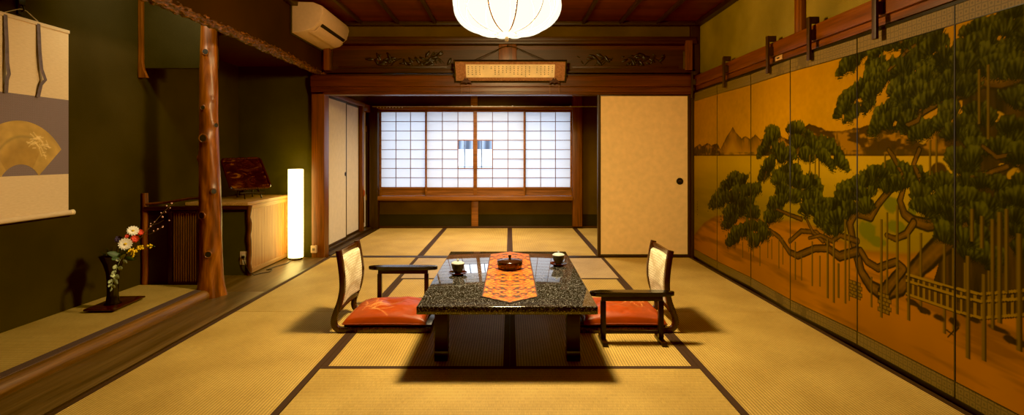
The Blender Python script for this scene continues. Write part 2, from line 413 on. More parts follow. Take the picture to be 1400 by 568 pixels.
def shoji(x0, x1, y, hole=None):
    f = B(); s = .026
    f.box(x0, x0+s, y-.016, y+.016, .478, 1.75, .002); f.box(x1-s, x1, y-.016, y+.016, .478, 1.75, .002)
    f.box(x0+s, x1-s, y-.015, y+.015, Z1, 1.75, .002); f.box(x0+s, x1-s, y-.015, y+.015, Z0-.03, Z0, .002); f.box(x0+s, x1-s, y-.015, y+.015, .478, .505, .002)
    p = obj('shoji_panel', f, WD_SILL, win)
    obj('kickboard', B().box(x0+s, x1-s, y-.004, y+.006, .505, Z0-.03), WD_SILL, p)
    xs = [x0+s+(x1-x0-2*s)*i/3 for i in range(4)]; zs = [Z1+(Z0-Z1)*j/8 for j in range(9)]
    k = B()
    for x in xs[1:3]:
        if hole is not None and abs(x-xs[hole if hole else 1]) < .01 and False: continue
        k.box(x-.0045, x+.0045, y-.010, y+.003, Z0, Z1)
    for z in zs[1:8]:
        if hole is None or True:
            if hole is not None and z < zs[3]-.01 and z > zs[6]+.01:
                a, c = (xs[0], xs[2]) if hole == 2 else (xs[1], xs[3])
                k.box(a, c, y-.010, y+.003, z-.0045, z+.0045)
            else: k.box(xs[0], xs[3], y-.010, y+.003, z-.0045, z+.0045)
    obj('lattice', k, WD_KUM, p)
    q = B()
    def rect(xa, xb, za, zb): q.bm.faces.new([q.bm.verts.new(v) for v in ((xa, y+.004, za), (xb, y+.004, za), (xb, y+.004, zb), (xa, y+.004, zb))])
    for i in range(3):
        if hole == i:
            rect(xs[i], xs[i+1], zs[3], zs[0]); rect(xs[i], xs[i+1], zs[8], zs[6])
        else: rect(xs[i], xs[i+1], Z0, Z1)
    obj('paper', q, SHOJI, p, smooth=0)
    if hole is not None:
        g = B(); g.bm.faces.new([g.bm.verts.new(v) for v in ((xs[hole], y+.004, zs[6]), (xs[hole+1], y+.004, zs[6]), (xs[hole+1], y+.004, zs[3]), (xs[hole], y+.004, zs[3]))])
        obj('glass_pane', g, GL, p, smooth=0)
        w = B(); xa, xb = xs[hole], xs[hole+1]
        w.box(xa, xb, y-.012, y+.006, zs[3]-.008, zs[3]+.006); w.box(xa, xb, y-.012, y+.006, zs[6]-.006, zs[6]+.008); w.box(xa-.006, xa+.007, y-.012, y+.006, zs[6], zs[3]); w.box(xb-.007, xb+.006, y-.012, y+.006, zs[6], zs[3])
        obj('pane_frame', w, WD_SILL, p)
shoji(-1.924, -1.225, 7.892)
shoji(-1.243, -.508, 7.845, 2)
shoji(-.508, .227, 7.845, 0)
shoji(.209, .919, 7.892)
# outside the window: aluminium sash and a hanging blind
ALU = plain('grey_aluminium', (140,170,215), .5, .4)
sash = struct('window_2', B().box(-1.95, .95, 8.04, 8.07, .42, .46).box(-1.95, .95, 8.04, 8.07, 1.72, 1.76).box(-.69, -.672, 8.04, 8.07, .46, 1.72).box(-.435, -.417, 8.04, 8.07, .46, 1.72).box(-1.95, .95, 8.04, 8.07, .895, .91), ALU)
gw = thing('garden_wall', 'white outdoor wall with dark tiled top, seen through the clear panes of the paper window', 'garden wall', (-.5, 12, 0))
obj('wall_face', B().box(-6, 5, 12.0, 12.15, -.6, 1.215), plain('white_outdoor_plaster', (238,240,244), .9, .1, var=.03), gw)
m = NM('blue_grey_roof_tile', .6, .4); v = m.coord((1,0,0)); w = m.n('ShaderNodeTexWave', wave_type='BANDS', bands_direction='X'); w.inputs['Scale'].default_value = 2*PI/(.22*20); m.l(v, w.inputs['Vector'])
m.color(m.ramp(w.outputs['Fac'], [(.1, (52,62,78)), (.6, (92,106,124)), (1, (128,140,156))]))
b = B(); b.prism([(11.86, 1.215), (11.86, 1.235), (12.02, 1.44), (12.13, 1.44), (12.29, 1.235), (12.29, 1.215)], 11, Matrix(((0,0,1,-6), (1,0,0,0), (0,1,0,0), (0,0,0,1)))); obj('tiled_top', b, m.m, gw)
cr = thing('curtain_rail', 'thin pale curtain rail running along the top of the paper window', 'rail', (-.4, 7.76, 1.775))
obj('rail', B().box(-2.0, 1.9, 7.755, 7.768, 1.778, 1.79, .002), plain('pale_metal', (196,180,150), .4, .5, metal=.4), cr)
RUNP = plain('pale_plastic', (210,200,180), .4)
for i in range(9): obj('glider', B().box(-1.93+i*.045, -1.918+i*.045, 7.757, 7.766, 1.762, 1.779), RUNP, cr)
for x in (-.55, .04, .88): obj('end_stop', B().ell((x, 7.752, 1.787), .012, 8, 6), RUNP, cr)
for x in (-1.5, .5): obj('bracket', B().box(x, x+.015, 7.76, 7.81, 1.775, 1.79), BLACK_IRON, cr)

# ------------------------------------------------------------------ tatami mats
def mat_thing(x0, x1, y0, y1, along, label, z0=-.038, z1=0, m=None, heri=True, sides=(1, 1), g='tatami mats on the floor', hm=None, hw=.032):
    t = thing('tatami_mat', label, 'tatami mat', ((x0+x1)/2, (y0+y1)/2, z0), group=g)
    e = .0015
    obj('rush_surface', B().box(x0+e, x1-e, y0+e, y1-e, z0, z1, .002, 1), m or (TAT_Y if along else TAT_X), t)
    for k in (0, 1):
        if not sides[k]: continue
        c = B()
        if along:
            xa = x0+e-.0006 if k == 0 else x1-e-hw; c.box(xa, xa+hw+.0006, y0+e-.0006, y1-e+.0006, z0+.002, z1+.0016, .001, 1)
        else:
            ya = y0+e-.0006 if k == 0 else y1-e-hw; c.box(x0+e-.0006, x1-e+.0006, ya, ya+hw+.0006, z0+.002, z1+.0016, .001, 1)
        obj('cloth_border', c, hm or HERI, t)
U = .955
mat_thing(-2*U, -U, 1.74, 3.66, 1, 'nearest tatami mat of the left strip, alongside the board floor')
mat_thing(-2*U, -U, 3.66, 5.60, 1, 'tatami mat behind the left chair, reaching the doorsill beside the standing lamp')
mat_thing(U, 2*U, 1.74, 3.65, 1, 'nearest tatami mat of the right strip, in front of the folding screen')
mat_thing(U, 2*U, 3.65, 5.60, 1, 'tatami mat behind the right chair, reaching the plain sliding door')
mat_thing(-U, U, 1.755, 2.71, 0, 'wide crosswise tatami mat in the foreground before the low table')
mat_thing(-U, 0, 2.71, 4.62, 1, 'tatami mat under the left half of the low table')
mat_thing(0, U, 2.71, 4.62, 1, 'tatami mat under the right half of the low table')
mat_thing(-U, U, 4.62, 5.60, 0, 'crosswise paler tatami mat behind the low table, in front of the sill', m=TAT_XP)
mat_thing(-2*U, -U, 5.70, 7.86, 1, 'far room tatami mat beside the white closet doors', m=TAT_Y2, sides=(0, 1))
mat_thing(-U, 0, 5.70, 7.86, 1, 'far room tatami mat under the left half of the paper window', m=TAT_Y2)
mat_thing(0, U, 5.70, 7.86, 1, 'far room tatami mat under the right half of the paper window', m=TAT_Y2)
mat_thing(U, 2*U, 5.70, 7.86, 1, 'far room tatami mat mostly hidden behind the plain sliding door', m=TAT_Y2)
TOKO_H = brocade('patterned_alcove_edging', (70,50,50), (112,88,74), 70, .8)
mat_thing(-2.885, -2.295, -.85, 4.155, 1, 'raised tatami of the flower alcove with patterned purple-brown edging', z0=.04, z1=.064, m=TAT_TOKO, sides=(0, 1), g='alcove tatami', hm=TOKO_H, hw=.06)
# ------------------------------------------------------------------ painting on a canvas of square cells
class Canvas:
    """colours in 0..255 sRGB, s to the right, v up, cell size h (metres)"""
    def __init__(s, w, hgt, cell, v0=0.0):
        s.h = cell; s.nx = int(round(w/cell))+1; s.ny = int(round(hgt/cell))+1; s.v0 = v0
        s.S, s.V = np.meshgrid(np.arange(s.nx)*cell, v0+np.arange(s.ny)*cell)
        s.img = np.zeros((s.ny, s.nx, 3))
    def noise(s, wx, wy, octs=3):
        out = np.zeros((s.ny, s.nx)); amp = 1; tot = 0
        for o in range(octs):
            gx = max(2, int(s.nx*s.h/wx)+2); gy = max(2, int(s.ny*s.h/wy)+2)
            g = RNG.random((gy+1, gx+1))
            fx = np.linspace(0, gx-1e-3, s.nx); fy = np.linspace(0, gy-1e-3, s.ny)
            ix = fx.astype(int); iy = fy.astype(int); tx = fx-ix; ty = (fy-iy)[:, None]
            tx = tx*tx*(3-2*tx); ty = ty*ty*(3-2*ty)
            a = g[iy][:, ix]*(1-tx)+g[iy][:, ix+1]*tx; c = g[iy+1][:, ix]*(1-tx)+g[iy+1][:, ix+1]*tx
            out += amp*(a*(1-ty)+c*ty); tot += amp; amp *= .55; wx /= 2; wy /= 2
        return out/tot
    def put(s, mask, col):
        m = np.clip(mask, 0, 1)[..., None]; s.img = s.img*(1-m)+np.asarray(col, float)*m
    def line(s, pts):
        """signed distance-like field to a tapered polyline: returns distance/width and side"""
        best = np.full((s.ny, s.nx), 9.0)
        for (x0, y0, w0), (x1, y1, w1) in zip(pts, pts[1:]):
            W = max(w0, w1)*3+.02
            i0 = max(0, int((min(x0, x1)-W)/s.h)); i1 = min(s.nx, int((max(x0, x1)+W)/s.h)+2)
            j0 = max(0, int((min(y0, y1)-W-s.v0)/s.h)); j1 = min(s.ny, int((max(y0, y1)+W-s.v0)/s.h)+2)
            if i1 <= i0 or j1 <= j0: continue
            X = s.S[j0:j1, i0:i1]; Y = s.V[j0:j1, i0:i1]; dx, dy = x1-x0, y1-y0
            t = np.clip(((X-x0)*dx+(Y-y0)*dy)/(dx*dx+dy*dy+1e-12), 0, 1)
            d = np.hypot(X-x0-t*dx, Y-y0-t*dy)/(w0+(w1-w0)*t)
            best[j0:j1, i0:i1] = np.minimum(best[j0:j1, i0:i1], d)
        return best
    def poly(s, pts):
        inside = np.zeros((s.ny, s.nx), bool); n = len(pts)
        for k in range(n):
            (x0, y0), (x1, y1) = pts[k], pts[(k+1) % n]
            if y0 == y1: continue
            c = ((s.V >= min(y0, y1)) & (s.V < max(y0, y1))); xi = x0+(s.V-y0)*(x1-x0)/(y1-y0)
            inside ^= c & (s.S < xi)
        return inside
    def ellipse(s, e): return 1-np.hypot((s.S-e[0])/e[2], (s.V-e[1])/e[3])

def to_lin(a):
    a = np.clip(a, 0, 255)/255
    return np.where(a <= .04045, a/12.92, ((a+.055)/1.055)**2.4)

def fast_grid(name, P, cols, mat, parent=None):
    """P: (ny, nx, 3) vertex positions, cols: (ny, nx, 3) sRGB 0..255"""
    ny, nx = P.shape[:2]; me = bpy.data.meshes.new(name)
    off = np.array(wloc(parent)) if parent is not None else np.zeros(3)
    me.vertices.add(nx*ny); me.vertices.foreach_set('co', (P-off).reshape(-1).astype(np.float32))
    idx = np.arange(nx*ny).reshape(ny, nx)
    q = np.stack([idx[:-1, :-1], idx[:-1, 1:], idx[1:, 1:], idx[1:, :-1]], -1).reshape(-1, 4); nf = len(q)
    me.loops.add(nf*4); me.loops.foreach_set('vertex_index', q.reshape(-1).astype(np.int32))
    me.polygons.add(nf); me.polygons.foreach_set('loop_start', np.arange(0, nf*4, 4, dtype=np.int32))
    me.update(calc_edges=True)
    at_ = me.color_attributes.new('paint', 'FLOAT_COLOR', 'POINT')
    c = np.ones((nx*ny, 4), np.float32); c[:, :3] = to_lin(cols).reshape(-1, 3); at_.data.foreach_set('color', c.reshape(-1))
    me.materials.append(mat); me.shade_smooth()
    o = bpy.data.objects.new(name, me); COL.objects.link(o)
    if parent is not None: o.parent = parent
    return o

BLOBS = [(1.714,1.229,0.106,0.045,-0.1),(1.627,1.189,0.111,0.046,0.35),(1.559,1.125,0.115,0.047,0.35),(1.777,1.122,0.103,0.044,-0.1),(1.627,1.005,0.111,0.046,0.35),(1.571,0.938,0.114,0.047,0.35),(1.828,1.065,0.1,0.044,-0.1),(2.018,1.246,0.09,0.042,-0.1),(2.045,1.162,0.089,0.041,-0.1),(1.916,0.954,0.096,0.043,-0.1),(1.808,0.915,0.101,0.044,-0.1),(2.214,1.158,0.081,0.039,-0.55),(2.331,1.132,0.075,0.038,-0.55),(2.14,1.075,0.084,0.04,-0.1),(2.353,1.048,0.074,0.038,-0.55),(2.447,1.091,0.07,0.037,-0.55),(2.481,1.032,0.068,0.036,-0.55),(1.925,1.075,0.095,0.043,-0.1),(1.981,0.976,0.092,0.042,-0.1),(1.981,0.902,0.092,0.042,-0.1),(2.115,0.894,0.085,0.04,-0.1),(2.238,0.9,0.079,0.039,-0.55),(1.981,0.799,0.092,0.042,-0.1),(2.165,0.798,0.083,0.04,-0.1),(1.867,0.836,0.098,0.043,-0.1),(2.404,1.114,0.072,0.037,-0.55),(2.254,1.107,0.079,0.039,-0.55),(2.198,0.843,0.081,0.039,-0.55),(2.27,0.811,0.078,0.039,-0.55),(0.95,0.848,0.13,0.054,0.35),(0.857,0.798,0.135,0.055,0.35),(1.112,0.843,0.121,0.052,0.35),(0.624,0.649,0.148,0.058,0.35),(0.809,0.684,0.138,0.056,0.35),(0.98,0.723,0.128,0.054,0.35),(1.236,0.778,0.114,0.051,0.2),(1.366,0.793,0.107,0.049,0.2),(0.919,0.578,0.131,0.054,0.35),(0.919,0.495,0.131,0.054,0.35),(1.14,0.619,0.119,0.052,0.35),(1.341,0.622,0.109,0.049,0.2),(1.054,0.406,0.124,0.053,0.35),(0.98,0.351,0.128,0.054,0.35),(1.168,0.447,0.118,0.051,0.2),(1.289,0.499,0.111,0.05,0.2),(1.501,0.516,0.101,0.048,0.2),(1.379,0.402,0.107,0.049,0.2),(1.536,0.471,0.099,0.047,0.2),(1.649,0.612,0.093,0.046,0.2),(1.725,0.721,0.09,0.045,0.2),(1.818,0.75,0.086,0.044,0.2),(1.767,0.667,0.088,0.044,0.2),(1.838,0.824,0.085,0.044,0.2),(1.797,0.899,0.087,0.044,0.2),(1.083,0.682,0.122,0.052,0.35),(1.25,0.684,0.113,0.05,0.2),(2.727,0.972,0.064,0.035,0.25),(2.795,0.986,0.061,0.034,0),(2.891,1.0,0.057,0.033,0),(2.981,1.002,0.053,0.032,0),(2.692,0.923,0.065,0.036,0.25),(2.619,0.907,0.069,0.037,0.25),(2.542,0.891,0.072,0.038,0.25),(2.502,0.838,0.074,0.038,0.25),(2.619,0.859,0.069,0.037,0.25),(2.397,0.777,0.079,0.039,0.25),(2.285,0.726,0.085,0.041,0.25),(2.44,0.704,0.077,0.039,0.25),(2.542,0.766,0.072,0.038,0.25),(2.419,0.636,0.078,0.039,0.25),(2.692,0.804,0.065,0.036,0.25),(2.921,0.935,0.055,0.033,0),(2.844,0.92,0.059,0.034,0),(2.756,0.919,0.062,0.035,0.25),(2.981,0.945,0.053,0.032,0),(2.475,0.785,0.076,0.038,0.25),(2.173,0.734,0.091,0.042,0.25),(2.331,0.682,0.083,0.04,0.25),(2.674,0.859,0.066,0.036,0.25),(2.542,1.608,0.072,0.038,0.5),(2.522,1.582,0.073,0.038,0.5),(2.587,1.596,0.07,0.037,0.5),(2.674,1.64,0.066,0.036,0.5),(2.619,1.631,0.069,0.037,0.5),(2.761,1.615,0.062,0.035,0.5),(2.744,1.584,0.063,0.035,0.5),(2.811,1.636,0.06,0.034,0.5),(2.891,1.646,0.057,0.033,0.5),(2.966,1.63,0.054,0.032,0.5),(2.778,1.543,0.062,0.035,0.5),(2.86,1.518,0.058,0.034,0.5),(2.727,1.516,0.064,0.035,0.5),(2.692,1.474,0.065,0.036,0.5),(2.6,1.426,0.07,0.037,0.5),(2.522,1.397,0.073,0.038,0.5),(2.495,1.345,0.075,0.038,0.5),(2.561,1.393,0.071,0.037,0.5),(2.581,1.313,0.07,0.037,0.5),(2.709,1.413,0.065,0.035,0.5),(2.698,1.351,0.065,0.036,0.5),(2.795,1.437,0.061,0.034,0.5),(2.844,1.476,0.059,0.034,0.5),(2.921,1.486,0.055,0.033,0.5),(2.966,1.447,0.054,0.032,0.5),(2.906,1.411,0.056,0.033,0.5),(2.937,1.364,0.055,0.033,0.5),(2.875,1.326,0.057,0.033,0.5),(2.811,1.294,0.06,0.034,0.5),(2.921,1.274,0.055,0.033,0.5),(2.981,1.316,0.053,0.032,0.5),(2.643,1.453,0.068,0.036,0.5),(2.756,1.477,0.062,0.035,0.5),(3.082,1.622,0.058,0.036,0.4),(3.156,1.612,0.054,0.035,0.4),(3.185,1.573,0.053,0.035,0.4),(3.126,1.572,0.056,0.035,0.4),(3.197,1.515,0.053,0.034,0.4),(3.1,1.523,0.057,0.036,0.4),(3.037,1.545,0.06,0.037,0.4),(3.225,1.481,0.051,0.034,0.4),(3.037,1.51,0.06,0.037,0.4),(2.941,1.515,0.064,0.038,0.4),(3.113,1.486,0.056,0.036,0.4),(3.168,1.431,0.054,0.035,0.4),(3.225,1.403,0.051,0.034,0.4),(3.082,1.433,0.058,0.036,0.4),(2.976,1.402,0.063,0.038,0.4),(3.051,1.379,0.059,0.036,0.4),(3.143,1.368,0.055,0.035,0.4),(3.1,1.318,0.057,0.036,0.4),(3.037,1.29,0.06,0.037,0.4),(2.956,1.318,0.064,0.038,0.4),(2.906,1.283,0.066,0.039,0.4),(3.197,1.342,0.053,0.034,0.4),(3.014,1.609,0.061,0.037,0.4),(3.014,1.426,0.061,0.037,0.4),(2.865,1.249,0.068,0.039,0.4),(2.784,1.235,0.072,0.04,0.4),(2.981,1.241,0.063,0.037,0.4),(3.014,1.214,0.061,0.037,0.4),(3.248,1.448,0.05,0.034,0.4),(3.256,1.351,0.05,0.033,0.4),(3.241,1.272,0.051,0.034,0.4),(3.209,1.226,0.052,0.034,0.4),(3.256,1.175,0.05,0.033,0.4),(3.126,1.188,0.056,0.035,0.4),(3.06,1.184,0.059,0.036,0.4),(3.359,1.588,0.051,0.035,-0.1),(3.394,1.595,0.049,0.035,-0.1),(3.323,1.532,0.053,0.036,-0.1),(3.383,1.54,0.05,0.035,-0.1),(3.473,1.591,0.046,0.033,-0.1),(3.513,1.57,0.044,0.033,-0.1),(3.555,1.551,0.042,0.032,-0.1),(3.44,1.549,0.047,0.034,-0.1),(3.552,1.627,0.043,0.032,-0.1),(3.525,1.623,0.044,0.032,-0.1),(3.575,1.618,0.042,0.032,-0.1),(3.348,1.477,0.051,0.035,-0.1),(3.407,1.485,0.049,0.034,-0.1),(3.473,1.492,0.046,0.033,-0.1),(3.534,1.489,0.043,0.032,-0.1),(3.581,1.49,0.041,0.032,-0.1),(3.46,1.437,0.046,0.033,-0.1),(3.494,1.411,0.045,0.033,-0.1),(3.513,1.456,0.044,0.033,-0.1),(3.312,1.422,0.053,0.036,-0.1),(3.338,1.375,0.052,0.035,-0.1),(3.312,1.353,0.053,0.036,-0.1),(3.411,1.43,0.049,0.034,-0.1),(3.581,1.523,0.041,0.032,-0.1),(3.636,1.532,0.039,0.031,-0.1),(3.689,1.467,0.037,0.03,-0.1),(3.663,1.578,0.038,0.03,-0.1),(3.316,1.468,0.053,0.036,-0.1),(3.558,1.434,0.042,0.032,-0.1),(3.566,1.396,0.042,0.032,-0.1),(3.65,1.396,0.039,0.03,-0.1),(2.941,0.998,0.069,0.04,-0.1),(3.037,0.983,0.065,0.038,-0.1),(3.156,0.947,0.059,0.037,-0.1),(3.225,0.96,0.055,0.036,-0.1),(3.082,0.895,0.062,0.038,-0.1),(3.1,0.828,0.061,0.037,-0.1),(3.185,0.85,0.057,0.036,-0.1),(3.248,0.897,0.054,0.035,-0.1),(3.237,0.768,0.055,0.035,-0.1),(3.225,0.724,0.055,0.036,-0.1),(3.264,0.825,0.054,0.035,-0.1),(2.865,0.977,0.074,0.041,-0.1),(3.338,0.965,0.05,0.034,-0.1),(3.407,0.969,0.047,0.033,-0.1),(3.473,0.963,0.044,0.032,-0.1),(3.534,0.938,0.042,0.031,-0.1),(3.563,0.912,0.041,0.03,-0.1),(3.427,0.881,0.046,0.033,-0.1),(3.463,0.835,0.045,0.032,-0.1),(3.338,0.895,0.05,0.034,-0.1),(3.555,0.845,0.041,0.031,-0.1),(3.563,0.79,0.041,0.03,-0.1),(3.427,1.1,0.046,0.033,-0.1),(3.494,1.107,0.043,0.032,-0.1),(3.383,1.109,0.048,0.033,-0.1),(3.323,0.726,0.051,0.034,-0.1),(3.383,0.687,0.048,0.033,-0.1),(3.427,0.674,0.046,0.033,-0.1),(3.45,0.64,0.045,0.032,-0.1),(3.338,0.667,0.05,0.034,-0.1),(3.476,0.674,0.044,0.032,-0.1),(3.341,1.156,0.05,0.034,-0.1),(3.323,1.203,0.051,0.034,-0.1),(3.359,1.064,0.049,0.034,-0.1),(3.323,1.011,0.051,0.034,-0.1),(3.552,1.064,0.041,0.031,-0.1),(3.537,1.149,0.042,0.031,-0.1),(3.581,1.119,0.04,0.03,-0.1),(3.394,0.839,0.048,0.033,-0.1),(3.507,0.894,0.043,0.031,-0.1),(3.581,0.721,0.04,0.03,-0.1),(3.394,0.749,0.048,0.033,-0.1),(3.359,0.805,0.049,0.034,-0.1),(3.305,0.939,0.052,0.034,-0.1),(3.294,1.064,0.052,0.035,-0.1),(3.581,0.968,0.04,0.03,-0.1),(3.636,0.918,0.038,0.029,-0.1),(3.636,0.784,0.038,0.029,-0.1),(3.689,0.974,0.036,0.029,-0.1),(3.522,1.192,0.042,0.031,-0.1),(3.581,1.174,0.04,0.03,-0.1),(3.427,1.227,0.046,0.033,-0.1),(3.377,1.261,0.048,0.033,-0.1)]
LIMBS = [[(3.411,0.841,0.0506),(3.248,0.712,0.048),(3.073,0.547,0.0413),(2.951,0.421,0.0361),(2.822,0.355,0.0341),(2.727,0.373,0.0313),(2.65,0.431,0.0281),(2.619,0.513,0.0264),(2.587,0.59,0.0246),(2.561,0.685,0.0249),(2.606,0.752,0.0245),(2.727,0.741,0.0235),(2.784,0.813,0.0192),(2.865,0.887,0.0186),(2.921,0.935,0.0146)],[(2.619,0.538,0.0244),(2.475,0.482,0.0256),(2.368,0.51,0.022),(2.238,0.488,0.0206),(2.045,0.406,0.0218),(1.954,0.413,0.0199),(1.808,0.49,0.0181),(1.649,0.52,0.0135),(1.501,0.516,0.0112)],[(2.822,0.355,0.0341),(2.971,0.515,0.0215),(2.916,0.54,0.0183),(2.784,0.479,0.0192),(2.698,0.497,0.0198),(2.643,0.546,0.0201)],[(3.286,0.796,0.0283),(3.126,0.75,0.0269),(3.037,0.756,0.0244),(2.976,0.784,0.0214),(2.946,0.846,0.0181),(2.971,0.909,0.0143)],[(3.037,0.749,0.0209),(2.99,0.69,0.0178),(2.916,0.653,0.0146),(2.849,0.662,0.0112)],[(1.954,0.488,0.0149),(2.089,0.577,0.0144),(2.254,0.591,0.0137),(2.368,0.537,0.0132)],[(2.132,0.677,0.0095),(2.214,0.585,0.0115),(2.316,0.546,0.0134)],[(1.703,0.49,0.0106),(1.536,0.554,0.0111),(1.354,0.589,0.0087)],[(2.619,0.595,0.0163),(2.475,0.606,0.0149),(2.404,0.56,0.0131),(2.293,0.578,0.0113),(2.173,0.542,0.0093)],[(2.99,1.194,0.0213),(3.091,1.278,0.0205),(3.209,1.321,0.0228),(3.323,1.34,0.0248),(3.414,1.376,0.0268),(3.498,1.359,0.0286),(3.581,1.375,0.0329),(3.689,1.364,0.0364)],[(2.951,1.636,0.0126),(2.99,1.578,0.0142),(2.932,1.539,0.0127),(2.865,1.506,0.0093)],[(2.99,1.578,0.0124),(3.046,1.595,0.0104)],[(3.082,1.279,0.0137),(3.064,1.236,0.0138),(2.99,1.216,0.0142)],[(2.976,0.956,0.0107),(2.901,1.063,0.0147),(2.865,1.1,0.0112)],[(3.091,0.944,0.0171),(3.037,1.028,0.014),(3.073,1.098,0.0138)],[(3.411,1.109,0.0089),(3.476,1.064,0.0101),(3.537,1.073,0.0098),(3.566,1.037,0.0111)],[(3.341,0.987,0.0123),(3.427,0.996,0.0118),(3.522,1.028,0.0113)],[(1.593,0.95,0.0082),(1.548,0.865,0.0083)],[(1.725,0.689,0.0106),(1.906,0.672,0.0126),(2.089,0.653,0.0144)]]
POLES = [(2.018,0.239,0.498,0.0078),(2.089,0.251,0.438,0.0067),(2.206,0.242,0.528,0.0074),(2.285,0.261,0.451,0.0063),(2.361,0.209,0.567,0.0088),(2.419,0.194,0.563,0.0087),(2.461,0.236,0.441,0.0086),(2.522,0.218,0.705,0.0084),(2.555,0.244,0.626,0.0066),(2.733,0.261,0.425,0.0078),(2.811,0.227,0.739,0.0091),(2.854,0.277,0.782,0.0075),(2.927,0.28,0.826,0.0087),(1.168,0.223,0.356,0.0073),(1.477,0.22,0.378,0.0079),(1.616,0.309,0.472,0.0065),(1.682,0.311,0.461,0.0064),(1.797,0.266,0.489,0.0073),(1.857,0.309,0.498,0.0061),(1.354,0.264,0.392,0.0064),(1.276,0.291,0.409,0.0065),(3.004,0.271,0.692,0.0092),(3.082,0.333,0.71,0.0082),(3.221,0.28,0.675,0.0084),(3.271,0.313,0.668,0.0082),(3.323,0.398,0.615,0.0074),(3.338,0.217,0.648,0.0105),(3.417,0.236,0.589,0.0101),(3.44,0.433,0.609,0.0071),(3.457,0.379,0.816,0.0087),(3.488,0.412,0.849,0.0103),(3.519,0.541,0.866,0.0085),(3.572,0.331,0.775,0.0116),(3.407,0.691,0.825,0.0089),(3.359,0.713,0.85,0.0091),(2.054,0.978,1.06,0.0058),(2.182,0.944,1.075,0.0061),(2.238,0.923,1.075,0.006),(2.277,0.911,1.065,0.0059),(2.838,1.006,1.081,0.006),(3.139,0.98,1.14,0.0067),(3.176,0.994,1.146,0.0066),(3.394,1.199,1.424,0.0072),(3.437,1.138,1.438,0.0076),(3.501,1.193,1.293,0.0057),(3.636,0.304,0.838,0.0107),(3.701,0.381,0.897,0.0103)]
MOUNT = [(-0.006,1.147),(0.145,1.189),(0.268,1.172),(0.386,1.198),(0.517,1.167),(0.658,1.185),(0.726,1.13),(0.888,1.257),(0.98,1.316),(1.054,1.262),(1.154,1.21),(1.223,1.237),(1.302,1.199),(1.392,1.237),(1.489,1.199),(1.593,1.207),(1.703,1.192),(1.828,1.209),(1.954,1.184),(2.071,1.224),(2.173,1.276),(2.254,1.257),(2.331,1.23),(2.44,1.216),(2.522,1.221),(2.619,1.224),(2.698,1.236),(2.784,1.235),(2.865,1.223),(2.966,1.231),(3.082,1.211),(3.248,1.201),(3.427,1.197),(3.701,1.186)]
GROUND = [(-0.006,0.251),(0.166,0.343),(0.347,0.431),(0.589,0.509),(0.935,0.567),(1.593,0.594),(2.089,0.653),(2.404,0.604),(2.668,0.563),(2.99,0.601),(3.248,0.664),(3.701,0.768)]
FENCE_TOP = [(2.995,0.492),(3.283,0.496),(3.401,0.504),(3.581,0.562),(3.701,0.606)]
FENCE_BOT = [(2.995,0.399),(3.283,0.398),(3.401,0.406),(3.581,0.472),(3.701,0.523)]
TRUNK = [(3.316,1.406),(3.411,1.421),(3.701,1.426),(3.701,0.51),(3.401,0.436),(3.248,0.439),(3.147,0.462),(3.209,0.64),(3.294,0.828),(3.331,1.018),(3.309,1.235)]
GAPS = [(3.476,1.223,0.035,0.026),(3.561,1.292,0.026,0.028),(3.552,1.0,0.035,0.025),(3.504,1.033,0.025,0.011),(3.078,1.149,0.04,0.031)]
WATER = [(2.881,0.822,0.062,0.048),(2.916,0.715,0.086,0.037),(2.698,0.667,0.083,0.055),(3.028,0.807,0.032,0.028),(2.784,0.621,0.078,0.031)]
DOME = (3.189,0.995,0.053,0.049)
STONES = [(2.606,0.319,0.044,0.045),(2.833,0.309,0.043,0.049)]
ROOTS = [(3.104,0.35,0.052,0.017),(3.189,0.341,0.041,0.02),(3.268,0.349,0.03,0.019),(3.359,0.39,0.049,0.015),(3.476,0.385,0.051,0.014),(3.537,0.363,0.042,0.014),(3.037,0.365,0.046,0.017),(3.581,0.364,0.034,0.014)]


